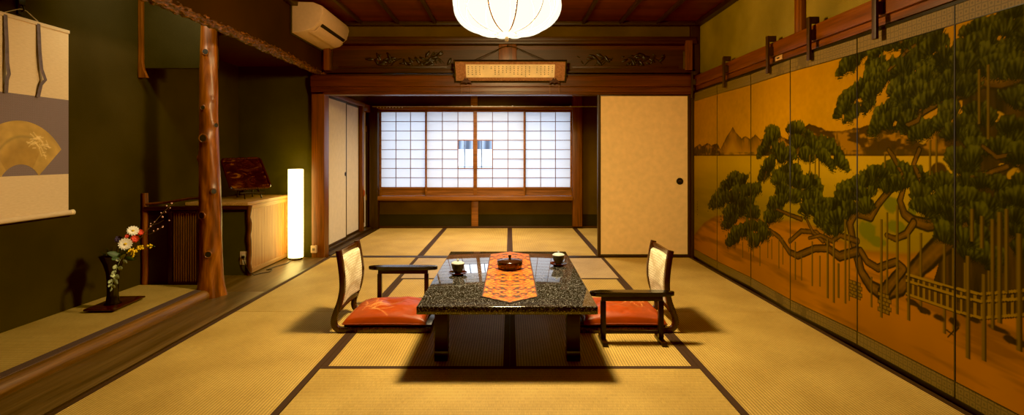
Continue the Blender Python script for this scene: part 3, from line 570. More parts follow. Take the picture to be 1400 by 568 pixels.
def paint_screen():
    c = Canvas(3.93, 1.64-.09, .004, .09); S, V = c.S, c.V
    n1 = c.noise(.5, .5, 4); n2 = c.noise(.03, .03, 2); n3 = c.noise(.6, .06, 4)
    gold = np.array((208,146,44.)); img = gold*(.88+.22*n1[..., None])*(.95+.1*n2[..., None])
    c.img = img
    c.put(.35*np.clip((V-1.3)/.3, 0, 1)*n1, (176,112,24))
    # water below the far shore
    hz = 1.074
    w = np.clip((hz-V)/.012, 0, 1)
    c.put(w*.75, (206,166,84)); c.put(w*np.clip((hz-V-.08)/.3, 0, 1)*.75*(.6+.5*n3), (124,104,50)); 
    # ground
    gx = np.array([p[0] for p in GROUND]); gy = np.array([p[1] for p in GROUND]); o = np.argsort(gx)
    gl = np.interp(S, gx[o], gy[o])+.03*(n1-.5)
    g = np.clip((gl-V)/.02, 0, 1); c.put(g, np.array((190,120,38.))*(.9+.2*n1[..., None]))
    c.put(g*np.clip((n3-.52)*5, 0, 1)*.55, (116,72,26))
    c.put(g*np.clip(1-(gl-V)/.06, 0, 1)*.5, (92,64,26))
    # mountains
    mx = np.array([p[0] for p in MOUNT]); my = np.array([p[1] for p in MOUNT]); o = np.argsort(mx); mx, my = mx[o], my[o]
    nm = c.noise(.10, .05, 3); nt = c.noise(.05, .12, 3)
    ml = np.interp(S, mx, my)+.02*(nt-.5)
    k = np.clip((ml-V)/.006, 0, 1)*(V > hz-.006)
    depth = ml-V
    peak = (S > .72) & (S < 1.52)
    c.put(k, (166,112,40)); c.put(k*np.clip(1-depth/.02, 0, 1)*.8, (70,46,22))
    c.put(k*np.clip((nm-.45)*9, 0, 1)*.85*(~peak), (58,36,18))
    c.put(k*np.clip((nt-.55)*7, 0, 1)*.6*(~peak), (56,38,20))
    c.put(k*peak*np.clip((nt-.45)*4, 0, 1)*np.clip(.10-depth, 0, .1)*7, (70,52,30))
    c.put(k*peak*np.clip((depth-.09)/.06, 0, 1)*.75, (196,142,60))
    c.put(np.clip(1-np.abs(V-hz)/.008, 0, 1)*.85, (74,50,22))
    c.put(((V > hz) & (V < hz+.025))*np.clip((nm-.35)*4, 0, 1)*.6, (80,60,26))
    # water glimpses and garden gold behind the trunk
    for e in WATER: c.put(np.clip(c.ellipse(e)*4+(n2-.5)*1.5, 0, 1)*.9, (112,112,70))
    # shore trees at the far left
    for i in range(26):
        e = (-.02+i*.018*1.1, hz+.012+.05*RNG.random(), .022, .03)
        if e[0] < .5: c.put(np.clip(c.ellipse(e)*3, 0, 1)*.75, np.array((72,50,24.))+RNG.random()*24)
    # back poles
    def pole(P, light):
        s, va, vb, w = P; w = max(w, .0035)
        m = (V > va) & (V < vb); d = (S-s)/w
        c.put(m*np.clip(1.35-np.abs(d), 0, 1), (124,94,48) if light else (84,60,28))
        c.put(m*np.clip(1-np.abs(d-.8)*1.6, 0, 1)*.9, (52,36,18))
    for i, P in enumerate(POLES):
        if P[3] < .006: pole(P, False)
    # great trunk
    tm = c.poly(TRUNK).astype(float); tb = c.noise(.04, .3, 4); tb2 = c.noise(.07, .05, 3)
    c.put(tm*.97, (56,38,16)); c.put(tm*np.clip((tb-.5)*6, 0, 1)*.6, (98,66,26)); c.put(tm*np.clip((.42-tb)*8, 0, 1)*.7, (26,18,8))
    for e in GAPS: c.put(np.clip(c.ellipse(e)*4-.4+(tb2-.5)*5, 0, 1), (196,146,56))
    c.put(np.clip(c.ellipse(DOME)*6, 0, 1)*(V > DOME[1]-.06), (74,48,22))
    # limbs
    bark = c.noise(.05, .05, 4)
    for L in LIMBS:
        d = c.line(L)
        dd = d+(bark-.5)*.35
        c.put(np.clip((1.28-dd)*6, 0, 1), (38,25,11))
        c.put(np.clip((.92-dd)*4, 0, 1), np.array((108,72,30.))*(.62+.7*bark[..., None]))
        c.put(np.clip((.4-dd)*3, 0, 1)*.4, (150,104,46))
    # foliage: drooping pads
    rag = c.noise(.05, .035, 3); ndl = c.noise(.014, .04, 2)
    rr_ = random.Random(31)
    for k_ in range(46): BLOBS.append((rr_.uniform(3.56, 3.95), rr_.choice((rr_.uniform(1.25, 1.58), rr_.uniform(.72, 1.15))), rr_.uniform(.05, .075), rr_.uniform(.032, .05), rr_.uniform(-.5, .1)))
    order = list(range(len(BLOBS))); random.Random(9).shuffle(order)
    order.sort(key=lambda k: round(-BLOBS[k][1]*6+.0*k))
    for bi in order:
        u, v, ru, rv, rot = BLOBS[bi]
        k_ = (bi*37 % 17)/17; ru *= 1.30+.25*k_; rv *= 1.30+.2*(1-k_); ca, sa = math.cos(rot), math.sin(rot); m_ = max(ru, rv)*1.7
        i0 = max(0, int((u-m_)/c.h)); i1 = min(c.nx, int((u+m_)/c.h)+2); j0 = max(0, int((v-m_-c.v0)/c.h)); j1 = min(c.ny, int((v+m_-c.v0)/c.h)+2)
        if i1 <= i0+1 or j1 <= j0+1: continue
        dx, dy = S[j0:j1, i0:i1]-u, V[j0:j1, i0:i1]-v
        X = (dx*ca+dy*sa)/ru; Y = (-dx*sa+dy*ca)/rv
        rg = rag[j0:j1, i0:i1]-.5; nd = ndl[j0:j1, i0:i1]-.5
        ang = np.arctan2(X, Y+1.25); fringe = np.sin(ang*(26+9*k_)+k_*40)
        rad = np.hypot(X, np.where(Y < 0, Y*1.05, Y))
        F = 1-rad+rg*.75+nd*.35+np.where(Y < .1, .16*fringe*(.2-Y), .04*fringe)
        m = np.clip(F*9, 0, 1)[..., None]*.96
        sh = np.clip(.40+.42*Y+.17*fringe+nd*1.1+rg*.6, 0, 1)[..., None]
        col = np.array((15,16,8.))*(1-sh)+np.array((96,94,52.))*sh
        rim = np.clip(1-np.abs(F-.04)/.13, 0, 1)[..., None]*np.where(Y < .2, .85, .45)[..., None]
        col = col*(1-rim)+np.array((18,16,6.))*rim
        blk = c.img[j0:j1, i0:i1]; c.img[j0:j1, i0:i1] = blk*(1-m)+col*m
    # fine boughs over the needles
    for L in LIMBS[10:]:
        d = c.line(L)+(bark-.5)*.4
        c.put(np.clip((1.2-d)*5, 0, 1)*(rag > .45)*.9, (36,24,11)); c.put(np.clip((.75-d)*4, 0, 1)*(rag > .45)*.8, (120,80,34))
    for i, P in enumerate(POLES):
        if P[3] >= .006: pole(P, True)
    # root rocks, fence, stone piles
    for e in ROOTS: c.put(np.clip(c.ellipse(e)*3+(bark-.5)*3, 0, 1)*.9, (44,29,13))
    fx = np.array([p[0] for p in FENCE_TOP]); ft = np.array([p[1] for p in FENCE_TOP]); fb = np.array([p[1] for p in FENCE_BOT])
    top = np.interp(S, fx, ft); bot = np.interp(S, fx, fb); on = S > fx[0]-.01
    inn = on & (V < top) & (V > bot); c.put(inn*.85, (62,42,18))
    per = (S % .034)
    c.put((inn & (per < .014))*.9, (158,118,56)); c.put((inn & (per > .014) & (per < .018))*.8, (40,26,12))
    for e_ in (top, bot, top-.03): c.put((on & (np.abs(V-e_) < .006))*.95, (166,126,62)); c.put((on & (np.abs(V-e_+.008) < .003))*.8, (40,26,12))
    for s_, v_, ru, rv in STONES:
        for r in range(5):
            vv = v_-rv+rv*2*(r+.5)/5
            for k_ in range(3):
                uu = s_-ru+2*ru*(k_+.5)/3+(.3*ru*(r % 2)-.15*ru)
                a = np.maximum(np.abs(S-uu)/(ru*.36), np.abs(V-vv)/(rv*.22)); c.put((a < 1.12)*1.0, (52,36,18)); c.put((a < .8)*1.0, (140,104,50))
    for i, P in enumerate(POLES):
        if P[3] >= .0085: pole(P, True)
    # little written seal at the far lower edge
    for k_ in range(6): c.put(((np.abs(S-.10) < .012) & (np.abs(V-.60+k_*.028) < .008))*(c.noise(.01, .01, 1) > .4)*.8, (90,40,16))
    # brush bamboo leaf marks
    for a in ((3.24, .27, 3.29, .33), (3.27, .29, 3.235, .30)): c.put(np.clip(1.3-c.line([(a[0], a[1], .003), (a[2], a[3], .005)]), 0, 1), (40,28,14))
    return c

SCR = paint_screen()
GOLD = NM('gold_leaf_painting', .75, .12); a_ = GOLD.n('ShaderNodeAttribute', attribute_name='paint', attribute_type='GEOMETRY'); tn = GOLD.n('ShaderNodeMix', data_type='RGBA', blend_type='MULTIPLY'); tn.inputs[0].default_value = 1; tn.inputs[7].default_value = (.47, .45, .05, 1); GOLD.l(a_.outputs['Color'], tn.inputs[6]); GOLD.l(tn.outputs[2], GOLD.b.inputs['Base Color']); GOLD = GOLD.m
BROC = brocade('hexagon_brocade_border', (104,80,34), (44,30,12), 34, .6)
LAQ_B = plain('black_lacquer_frame', (20,13,10), .3, .5)
scr = thing('folding_screen', 'six-panel gold folding screen painted with an old pine tree, along the right wall', 'folding screen', (1.92, 3.6, 0))
PW = .655; XJ = [1.928, 1.914, 1.930, 1.902, 1.930, 1.926, 1.912]
for i in range(6):
    ya, yb = 5.585-PW*i, 5.585-PW*(i+1); xa, xb = XJ[i], XJ[i+1]
    g = .004
    n0 = int(round(PW*i/.004)); n1_ = min(SCR.nx-1, int(round(PW*(i+1)/.004)))
    s = SCR.S[:, n0:n1_+1]; v = SCR.V[:, n0:n1_+1]; t = (s-PW*i)/PW
    t = g/PW+t*(1-2*g/PW)
    P = np.stack([xa+(xb-xa)*t, ya+(yb-ya)*t, v], -1)
    pan = fast_grid('painted_panel', P, SCR.img[:, n0:n1_+1], GOLD, scr)
    def strip(v0, v1, t0, t1, o, th):
        bb = B(); pts = []
        for tt in (t0, t1):
            x = xa+(xb-xa)*tt; y = ya+(yb-ya)*tt; pts.append((x, y))
        vs = [bb.bm.verts.new((x-dx, y, z)) for (x, y) in pts for z in (v0, v1) for dx in (o, o-th)]
        for f in ((0,2,6,4), (1,5,7,3), (0,4,5,1), (2,3,7,6), (0,1,3,2), (4,6,7,5)): bb.bm.faces.new([vs[k] for k in f])
        return bb
    obj('brocade_border', strip(1.638, 1.722, .006, .994, .001, .01), BROC, pan, smooth=0)
    obj('brocade_border', strip(.022, .092, .006, .994, .001, .01), BROC, pan, smooth=0)
    fr = strip(1.722, 1.737, 0, 1, .006, .022)
    for args in ((0.001, .022, 0, 1, .006, .022), (.022, 1.722, 0, .006, .002, .016), (.022, 1.722, .994, 1, .002, .016), (.090, .0935, .006, .994, .003, .008), (1.6365, 1.640, .006, .994, .003, .008), (.022, 1.722, .006, .994, -.006, .01)):
        o2 = strip(*args); me = bpy.data.meshes.new('tmp'); o2.bm.to_mesh(me); fr.bm.from_mesh(me); o2.bm.free(); bpy.data.meshes.remove(me)
    obj('frame', fr, LAQ_B, pan, smooth=0)

# clips that hold the screen to the rail
def clip(y, label, group='dark hooks over the rail holding the folding screen'):
    t = thing('screen_hook', label, 'hook', (1.93, y, 1.70), group=group); w = .017
    obj('bar', B().box(1.880, 1.896, y-w, y+w, 1.672, 1.945, .003), WD_DKZ, t)
    obj('top_catch', B().box(1.896, 1.945, y-w, y+w, 1.905, 1.945, .003), WD_DKZ, t)
    obj('lower_block', B().box(1.896, 1.924, y-w, y+w, 1.80, 1.865, .004), WD_DKZ, t)
clip(5.53, 'dark wooden hook nearest the corner post, over the right rail')
clip(4.71, 'second dark wooden hook from the corner post, over the right rail')
clip(3.91, 'dark wooden hook over the rail just beyond the upright stud')
clip(3.37, 'dark wooden hook over the rail just before the upright stud, on the camera side')
clip(2.76, 'largest and nearest dark wooden hook over the right rail')
# ------------------------------------------------------------------ low table
TX0, TX1, TY0, TY1, TZ = -.458, .432, 2.613, 4.12, .33
tb = thing('low_table', 'low black speckled stone table in the middle of the room', 'table', (-.013, 3.37, 0))
obj('tabletop', B().box(TX0, TX1, TY0, TY1, TZ-.040, TZ, .006, 3), GRANITE, tb)
fr = B(); fr.box(-.37, .345, 2.80, 2.83, .245, .2899); fr.box(-.37, .345, 3.90, 3.93, .245, .2899); fr.box(-.36, -.33, 2.83, 3.90, .245, .2899); fr.box(.305, .335, 2.83, 3.90, .245, .2899)
obj('apron', fr, WD_LAQ, tb)
for x in (-.3565, .3305):
    for y in (2.80, 3.93):
        lg = obj('leg', B().box(x-.034, x+.034, y-.034, y+.034, .058, .2899, .004), WD_LAQ, tb)
        obj('foot', B().box(x-.0355, x+.0355, y-.0355, y+.0355, .0018, .058, .004), BLACK_LAQ, lg)

# table runner with woven blossoms
def runner():
    c = Canvas(.29, 1.45, .0035); S, V = c.S-.145, c.V
    c.img[:] = (92,62,42)
    T = Canvas(.146, .19, .0035); A = T.noise(.026, .024, 3); A2 = T.noise(.02, .03, 2)
    def tile(F, oy=0):
        X = np.abs(S); Y = np.abs((V+oy) % .36-.18)
        return F[np.clip((Y/.0035).astype(int), 0, T.ny-1), np.clip((X/.0035).astype(int), 0, T.nx-1)]
    f1 = tile(A); f2 = tile(A2, .07)
    c.img[:] = (70,46,34)
    th_ = np.percentile(f1, 36); f1 = f1-th_+.5; c.put(np.clip((f1-.49)*22, 0, 1), (208,84,9)); c.put(np.clip((f1-.54)*12, 0, 1)*np.clip((f2-.42)*9, 0, 1)*.9, (244,126,22))
    c.put(np.clip(1-np.abs(f1-.585)/.015, 0, 1)*.75, (120,48,16)); c.put(np.clip((f1-.70)*20, 0, 1), (246,140,40))
    w = c.noise(.006, .03, 2); c.put(np.clip((w-.62)*6, 0, 1)*.35, (70,50,40))
    hw = np.full(S.shape, .145)
    yy = V; nx, ny = c.nx, c.ny
    u = S/.145
    # pointed ends: slide columns so both ends form a point
    t = yy/1.45; tip = .128*(1-np.abs(u)); y = TY0+.058+.128+t*(1.18) + np.where(t < .5, -(tip)*(1-2*t), (tip)*(2*t-1))
    z = TZ+.0035+0*yy; P = np.stack([S, y, z], -1)
    edge = (np.abs(S) > .141) | (t < .004) | (t > .996); c.img[edge] = (70,40,24)
    return c, P
rn = tag(bpy.data.objects.new('x', None), '', ''); bpy.data.objects.remove(rn)
c, P = runner()
rroot = thing('table_runner', 'orange and brown floral woven runner with pointed ends, lengthwise on the table', 'table runner', (0, 3.37, TZ))
fast_grid('woven_cloth', P, c.img, vcol('orange_woven_silk', .55, .35, bumpscale=500), rroot)
bk = B(); yl = [TY0+.058, TY0+.186, TY0+.186+1.18, TY0+.314+1.18]
M = Matrix.Translation((0, 0, TZ+.0003)); bk.prism([(0, yl[0]-.004), (.147, yl[1]-.003), (.147, yl[2]+.003), (0, yl[3]+.004), (-.147, yl[2]+.003), (-.147, yl[1]-.003)], .003, M)
obj('lining', bk, plain('dark_brown_lining', (52,30,20), .8), rroot, smooth=0)

# candy box
RED_LAQ = wood('dark_red_lacquer', (44,14,10), (86,30,20), axis=2, rough=.18, spec=.6, grain=.5, bump=.02)
cb = thing('candy_box', 'round dark red lacquered box with a knobbed lid, on the runner', 'box', (0, 3.47, TZ+.0037))
z = TZ+.0037
obj('bowl', B().lathe([(0, 0), (.066, 0), (.070, .003), (.079, .018), (.0825, .036), (.082, .046), (.078, .047), (0, .047)], (0, 3.47, z), 48), RED_LAQ, cb)
ld = obj('lid', B().lathe([(0, .0475), (.0835, .0475), (.084, .052), (.080, .056), (.04, .063), (0, .066)], (0, 3.47, z), 48), plain('black_brown_lacquer_lid', (46,22,16), .15, .6), cb)
obj('knob', B().lathe([(.009, .065), (.008, .074), (.011, .083), (.010, .089), (0, .091)], (0, 3.47, z), 20), BLACK_LAQ, ld)

# tea cups on saucers
CER = NM('dark_glazed_stoneware', .35, .5); v = CER.coord((60,60,60)); nz = CER.n('ShaderNodeTexNoise', Scale=1.0, Detail=4.0); CER.l(v, nz.inputs['Vector']); CER.color(CER.ramp(nz.outputs['Fac'], [(.3, (34,32,32)), (.7, (74,70,68))])); CER = CER.m
LIDC = plain('pale_celadon_lid', (176,178,178), .25, .5, var=.05)
def cup(x, y, lab1, lab2):
    s = thing('saucer', lab1, 'saucer', (x, y, TZ), group='lacquered saucers on the table')
    obj('dish', B().lathe([(0, 0), (.034, 0), (.036, .006), (.050, .010), (.058, .016), (.057, .018), (.046, .0125), (.030, .0095), (0, .0095)], (x, y, TZ+.0002), 40), RED_LAQ, s)
    t = thing('teacup', lab2, 'teacup', (x, y, TZ+.0105), group='lidded teacups on the table')
    z = TZ+.0105
    obj('cup_body', B().lathe([(0, 0), (.019, 0), (.020, .006), (.026, .012), (.035, .030), (.0395, .052), (.040, .060), (.037, .060), (.0365, .052), (0, .05)], (x, y, z), 36), CER, t)
    ld = obj('lid', B().lathe([(.0385, .0603), (.0415, .0605), (.041, .064), (.030, .071), (.014, .075), (0, .076)], (x, y, z), 36), LIDC, t)
    obj('knob', B().lathe([(.006, .0745), (.0055, .080), (.008, .085), (.006, .089), (0, .090)], (x, y, z), 16), LIDC, ld)
cup(-.322, 3.31, 'lacquered saucer under the teacup nearer the left chair', 'dark lidded teacup on the left side of the table')
cup(.327, 3.59, 'lacquered saucer under the teacup nearer the right chair', 'dark lidded teacup on the right side of the table')

# ------------------------------------------------------------------ legless chairs, cushions, armrests
BACKF = NM('beige_woven_back_fabric', .85, .2); v = BACKF.coord((1,1,1)); 
w1 = BACKF.n('ShaderNodeTexVoronoi', Scale=62.0, Randomness=.2); BACKF.l(v, w1.inputs['Vector']); cc = BACKF.ramp(w1.outputs['Distance'], [(.25, (238,228,205)), (.6, (190,172,140))]); BACKF.color(cc); BACKF.bump(w1.outputs['Distance'], .5, .003); BACKF = BACKF.m
def chair_parts(t):
    prof = [(-.276, .492), (-.262, .42), (-.250, .33), (-.249, .26), (-.262, .19), (-.285, .125), (-.299, .08), (-.297, .045), (-.280, .023), (-.245, .014), (-.15, .0135), (.05, .0135), (.285, .0135)]
    # smooth the profile
    pr = []
    for i in range(len(prof)-1):
        p0 = prof[max(i-1, 0)]; p1 = prof[i]; p2 = prof[i+1]; p3 = prof[min(i+2, len(prof)-1)]
        for k in range(4):
            u = k/4; pr.append(tuple(.5*((2*p1[j])+(-p0[j]+p2[j])*u+(2*p0[j]-5*p1[j]+4*p2[j]-p3[j])*u*u+(-p0[j]+3*p1[j]-3*p2[j]+p3[j])*u**3) for j in (0, 1)))
    pr.append(prof[-1])
    for sgn in (-1, 1):
        b = B(); b.sweep([(x, sgn*.205-.012*sgn*max(0, (z-.3))/.2, max(z, .0161)) for x, z in pr], .0155, .0160)
        obj('side_frame', b, WD_LAQZ, t, world=False)
    b = B(); b.sweep([(-.271-.02*math.sin(PI*i/10), -.192+.0384*i, .468-.012*math.sin(PI*i/10)) for i in range(11)], .009, .019, side=(1,0,0)); obj('top_rail', b, WD_LAQZ, t, world=False)
    b = B(); b.sweep([(-.276-.008*math.sin(PI*i/8), -.19+.0475*i, .135) for i in range(9)], .009, .018, side=(1,0,0)); obj('lower_rail', b, WD_LAQZ, t, world=False)
    def pad(side):
        def f(u, v):
            y = (u-.5)*.372; zz = .150+v*.300
            xc = np.interp(zz, [.1, .19, .26, .33, .42, .49], [-.272, -.262, -.249, -.250, -.262, -.276])-.016*math.sin(PI*u)
            e = min(1, min(u, 1-u)/.07, min(v, 1-v)/.07); e = math.sqrt(max(0, 1-(1-e)**2))
            return (xc+side*.017*e+side*.001, y, zz)
        return f
    b = B(); b.grid(pad(1), 24, 22); b.grid(pad(-1), 24, 22); obj('back_pad', b, BACKF, t, world=False)
    b = B(); b.box(-.245, .285, -.188, .188, .028, .040, .003); obj('seat_board', b, BLACK_LAQ, t, world=False)
    for xx in (.245, -.20): obj('cross_bar', B().box(xx, xx+.03, -.19, .19, .008, .027, .003), WD_LAQZ, t, world=False)
ch = thing('legless_chair', 'low legless chair with beige woven back, left of the table', 'chair', (-.762, 3.43, .0018), group='legless floor chairs')
chair_parts(ch)
ch2 = dup(ch, (.700, 3.43, .0018), PI, 'low legless chair with beige woven back, right of the table, behind an armrest')

def cushion(loc, rz, label, fl):
    t = thing('floor_cushion', label, 'cushion', loc, (0, 0, rz), group='orange seat cushions')
    c = Canvas(.50, .45, .006); S, V = c.S-.25, c.V-.225
    n = c.noise(.12, .12, 3); c.img = np.array((152,57,12.))*(.86+.26*n[..., None])
    r = random.Random(fl)
    for k in range(26):                                       # faint embroidered grass blades
        x, y = -.16+.10*r.random(), -.14+.10*r.random(); a = r.uniform(-.5, 1.9); L = r.uniform(.06, .15); cv = r.uniform(-.6, .6); pts = []
        for i in range(6):
            q = i/5; aa = a+cv*q; pts.append((x+L*q*math.cos(aa)+.25, y+L*q*math.sin(aa)+.225, .0032))
        c.put(np.clip(1.2-c.line(pts), 0, 1)*.9, (214,146,84))
    X = S/.25; Y = V/.225
    e = np.clip(1-np.abs(X)**2.6, 0, 1)**.5*np.clip(1-np.abs(Y)**2.6, 0, 1)**.5
    pin = 1-.045*(1-np.abs(X)**2)*(np.abs(Y) > -1)*np.abs(Y)**6*0
    sx = S*(1-.05*(1-Y**2)*np.abs(X)**4); sy = V*(1-.05*(1-X**2)*np.abs(Y)**4)
    w = (n-.5)*.024
    top = .060+.072*e**.7+w*e-.012*np.exp(-(X**2+Y**2)*30)
    bot = .052-.010*e**.5
    P = np.stack([sx, sy, top-.0405], -1)
    fast_grid('cover', P, c.img, CUSH, None).parent = t
    Pb = np.stack([sx, sy, bot-.0405], -1)[:, ::-1]
    fast_grid('underside', Pb, c.img[:, ::-1]*.8, CUSH, None).parent = t
    b = B(); pts = []
    ny, nx = sx.shape
    ring = [(0, i) for i in range(0, nx, 4)]+[(j, nx-1) for j in range(0, ny, 4)]+[(ny-1, i) for i in range(nx-1, -1, -4)]+[(j, 0) for j in range(ny-1, -1, -4)]
    b.tube([(sx[j, i], sy[j, i], .052-.0405+.004) for j, i in ring]+[(sx[0, 0], sy[0, 0], .0155)], .0035, 6, cap=False); obj('piping', b, plain('orange_piping', (136,46,20), .6), t, world=False)
CUSH = vcol('orange_satin_cushion', .42, .5, bumpscale=60)
cushion((-.755, 3.43, .0405), 0, 'orange seat cushion on the left chair', 3)
cushion((.695, 3.43, .0405), PI, 'orange seat cushion on the right chair, seen behind an armrest', 5)

def armrest_parts(t):
    poly = []
    for i in range(25):
        a = 2*PI*i/24; ca, sa = math.cos(a), math.sin(a)
        poly.append((.243*math.copysign(abs(ca)**.45, ca), (.036+.006*ca)*math.copysign(abs(sa)**.7, sa)))
    b = B(); b.prism(poly[:-1], .024, Matrix.Translation((0, 0, .268)), bev=.005); obj('arm_board', b, BLACK_LAQ, t, world=False)
    b = B(); b.box(-.175, .175, -.014, .014, .238, .2679, .003); obj('apron', b, WD_LAQ, t, world=False)
    for x in (-.165, .165):
        lg = obj('leg', B().box(x-.0145, x+.0145, -.0145, .0145, .024, .2379, .003), WD_LAQ, t, world=False)
        obj('foot', B().box(x-.016, x+.016, -.085, .085, 0, .0239, .006), WD_LAQ, lg, world=False)
    b = B(); b.box(-.1505, .1505, -.008, .008, .05, .068, .003); obj('stretcher', b, WD_LAQ, t, world=False)
ar = thing('armrest', 'black lacquered armrest standing behind the left chair', 'armrest', (-.752, 3.765, 0), group='free-standing lacquered armrests')
armrest_parts(ar)
ar2 = dup(ar, (.700, 3.06, 0), PI, 'black lacquered armrest standing in front of the right chair')

# ------------------------------------------------------------------ paper lantern lamp
LC = Vector((-.018, 3.2, 1.975)); NL = 11; TH0 = math.radians(-78)
LANT = bpy.data.materials.new('glowing_white_shade'); LANT.use_nodes = True; nt_ = LANT.node_tree; nt_.nodes.remove(nt_.nodes['Principled BSDF'])
le = nt_.nodes.new('ShaderNodeEmission'); le.inputs[0].default_value = (*lin((255,240,205)), 1); le.inputs[1].default_value = 1.0
lt_ = nt_.nodes.new('ShaderNodeBsdfTransparent'); la = nt_.nodes.new('ShaderNodeAddShader'); lt_.inputs[0].default_value = (.5,.5,.5,1)
nt_.links.new(le.outputs[0], la.inputs[0]); nt_.links.new(lt_.outputs[0], la.inputs[1]); nt_.links.new(la.outputs[0], nt_.nodes['Material Output'].inputs[0])
bulb = bpy.data.lights.new('lantern_bulb', 'POINT'); bulb.energy = 310; bulb.shadow_soft_size = .13; bulb.color = (1, .65, .26)
bo = bpy.data.objects.new('lantern_bulb', bulb); COL.objects.link(bo); bo.location = LC
ring = bpy.data.lights.new('lantern_tube', 'AREA'); ring.shape = 'DISK'; ring.size = .36; ring.energy = 132; ring.color = (1, .88, .45)
ro = bpy.data.objects.new('lantern_tube', ring); COL.objects.link(ro); ro.location = LC+Vector((0, 0, .06))
RIB = plain('thin_bamboo_rib', (150,92,44), .7)
lt = thing('pendant_lantern', 'large round ribbed white paper lantern glowing above the table', 'lamp', LC)
def lprof(i, n): 
    a = -PI/2+PI*i/n; return (.33*math.copysign(abs(math.cos(a))**.75, math.cos(a)), .185*math.sin(a))
n = 22; prof = [lprof(i, n) for i in range(n+1)]; prof = [p for p in prof if p[0] > .045]
def lobe(th, z):
    q = abs(math.sin((th-TH0)*NL/2)); w = max(0, 1-abs(z)/.2)
    return 1-(.12*(1-q**.55))
b = B(); NS = NL*14
def shade(u, v):
    th = TH0+2*PI*u; i = v*(len(prof)-1); i0 = min(int(i), len(prof)-2); f = i-i0; r = prof[i0][0]*(1-f)+prof[i0+1][0]*f; z = prof[i0][1]*(1-f)+prof[i0+1][1]*f
    q = lobe(th, z); return (LC.x+r*q*math.cos(th), LC.y+r*q*math.sin(th), LC.z+z*(.35+.65*q))
b.grid(shade, NS, len(prof)-1); bmesh.ops.remove_doubles(b.bm, verts=b.bm.verts, dist=1e-5); obj('paper_shade', b, LANT, lt, smooth=60)
for k in range(NL):
    th = TH0+2*PI*k/NL
    b = B(); b.tube([(LC.x+r*(lobe(th, z)+.006)*math.cos(th), LC.y+r*(lobe(th, z)+.006)*math.sin(th), LC.z+z*(.35+.65*lobe(th, z))*1.015) for r, z in prof], .0050, 6); obj('rib', b, RIB, lt)
obj('bottom_cap', B().lathe([(0, -.192), (.03, -.192), (.044, -.189), (.05, -.182), (.05, -.176)], LC, 32), emit('bright_cap', (255,236,200), 1.6), lt)
obj('pull_knob', B().lathe([(0, -.222), (.010, -.218), (.013, -.206), (.008, -.193)], LC, 16), plain('frosted_knob', (230,200,140), .3), lt)
obj('top_cap', B().lathe([(.05, .176), (.05, .186), (.02, .20), (0, .20)], LC, 32), BLACK_IRON, lt)
obj('cord', B().tube([(LC.x, LC.y, LC.z+.199), (LC.x, LC.y, 2.445)], .004, 8), BLACK_IRON, lt)
obj('ceiling_rose', B().lathe([(0, 2.44), (.035, 2.44), (.055, 2.455), (.057, 2.4695), (0, 2.4695)], (LC.x, LC.y, 0), 28), WD_DK, lt)

# framed calligraphy leaning out above the lintel
FR = thing('framed_calligraphy', 'long framed scroll of brush calligraphy, tilted out above the lintel', 'framed calligraphy', (.005, 5.545, 1.837), (math.radians(-47+15), 0, 0))
FR.rotation_euler = (math.radians(33), 0, 0)
W, H = 1.15, .243
# local: x across, z up the frame, -y towards the room
def lb(*a, **k): return B().box(*a, **k)
b = B(); b.box(-W/2, W/2, -.014, .010, 0, .014, .004); b.box(-W/2, W/2, -.014, .010, H-.014, H, .004); b.box(-W/2, -W/2+.014, -.014, .010, .014, H-.014, .004); b.box(W/2-.014, W/2, -.014, .010, .014, H-.014, .004)
obj('frame', b, BLACK_LAQ, FR, world=False)
MATB = NM('brown_silk_mount', .8, .2); v = MATB.coord((60,60,60)); nz = MATB.n('ShaderNodeTexNoise', Scale=1.0, Detail=5.0); MATB.l(v, nz.inputs['Vector']); MATB.color(MATB.ramp(nz.outputs['Fac'], [(.35, (138,92,62)), (.7, (176,124,86))])); MATB = MATB.m
obj('silk_mount', lb(-W/2+.014, W/2-.014, -.004, .004, .014, H-.014), MATB, FR, world=False)
pp = obj('paper', lb(-.455, .455, -.0055, -.0042, .052, .196), plain('yellowed_paper', (240,216,168), .85, .2, var=.06, nscale=9), FR, world=False)
r = random.Random(21); b = B(); ncol = 23
cols = [i for i in range(ncol) if i not in (5, 17)]
for i in cols:
    x = -.43+.86*i/(ncol-1); z = .188; nchar = r.choice((4, 5, 5, 6)); 
    if i == ncol-1: nchar = 4
    for k in range(nchar):
        s = r.uniform(.008, .0115); zc = .184-(.126/6)*(k+.5)-r.uniform(0, .003)
        if i in (4, 6) and k > 1: break
        for q in range(r.randint(4, 6)):
            a = r.choice((0, .15, PI/2, PI/2+.2, .7, -.7)); L = s*r.uniform(.5, 1.0); cx = x+r.uniform(-.4, .4)*s; cz = zc+r.uniform(-.4, .4)*s
            dx, dz = math.cos(a)*L/2, math.sin(a)*L/2; wd = r.uniform(.0012, .0024)
            px, pz = -math.sin(a)*wd, math.cos(a)*wd
            b.bm.faces.new([b.bm.verts.new((cx+sx*dx+sp*px, -.0060, cz+sx*dz+sp*pz)) for sx, sp in ((-1,-1), (1,-1), (1,.5), (-1,.7))])
obj('brush_writing', b, plain('sumi_ink', (34,24,16), .8), pp, world=False, smooth=0)
for sx in (-1, 1):
    b = B()
    for zz in (.07, .16): b.ell((sx*(W/2+.006), -.002, zz), (.010, .009, .012), 10, 6)
    obj('side_fitting', b, BLACK_IRON, FR, world=False)
CORD = plain('dark_twisted_cord', (40,24,16), .9)
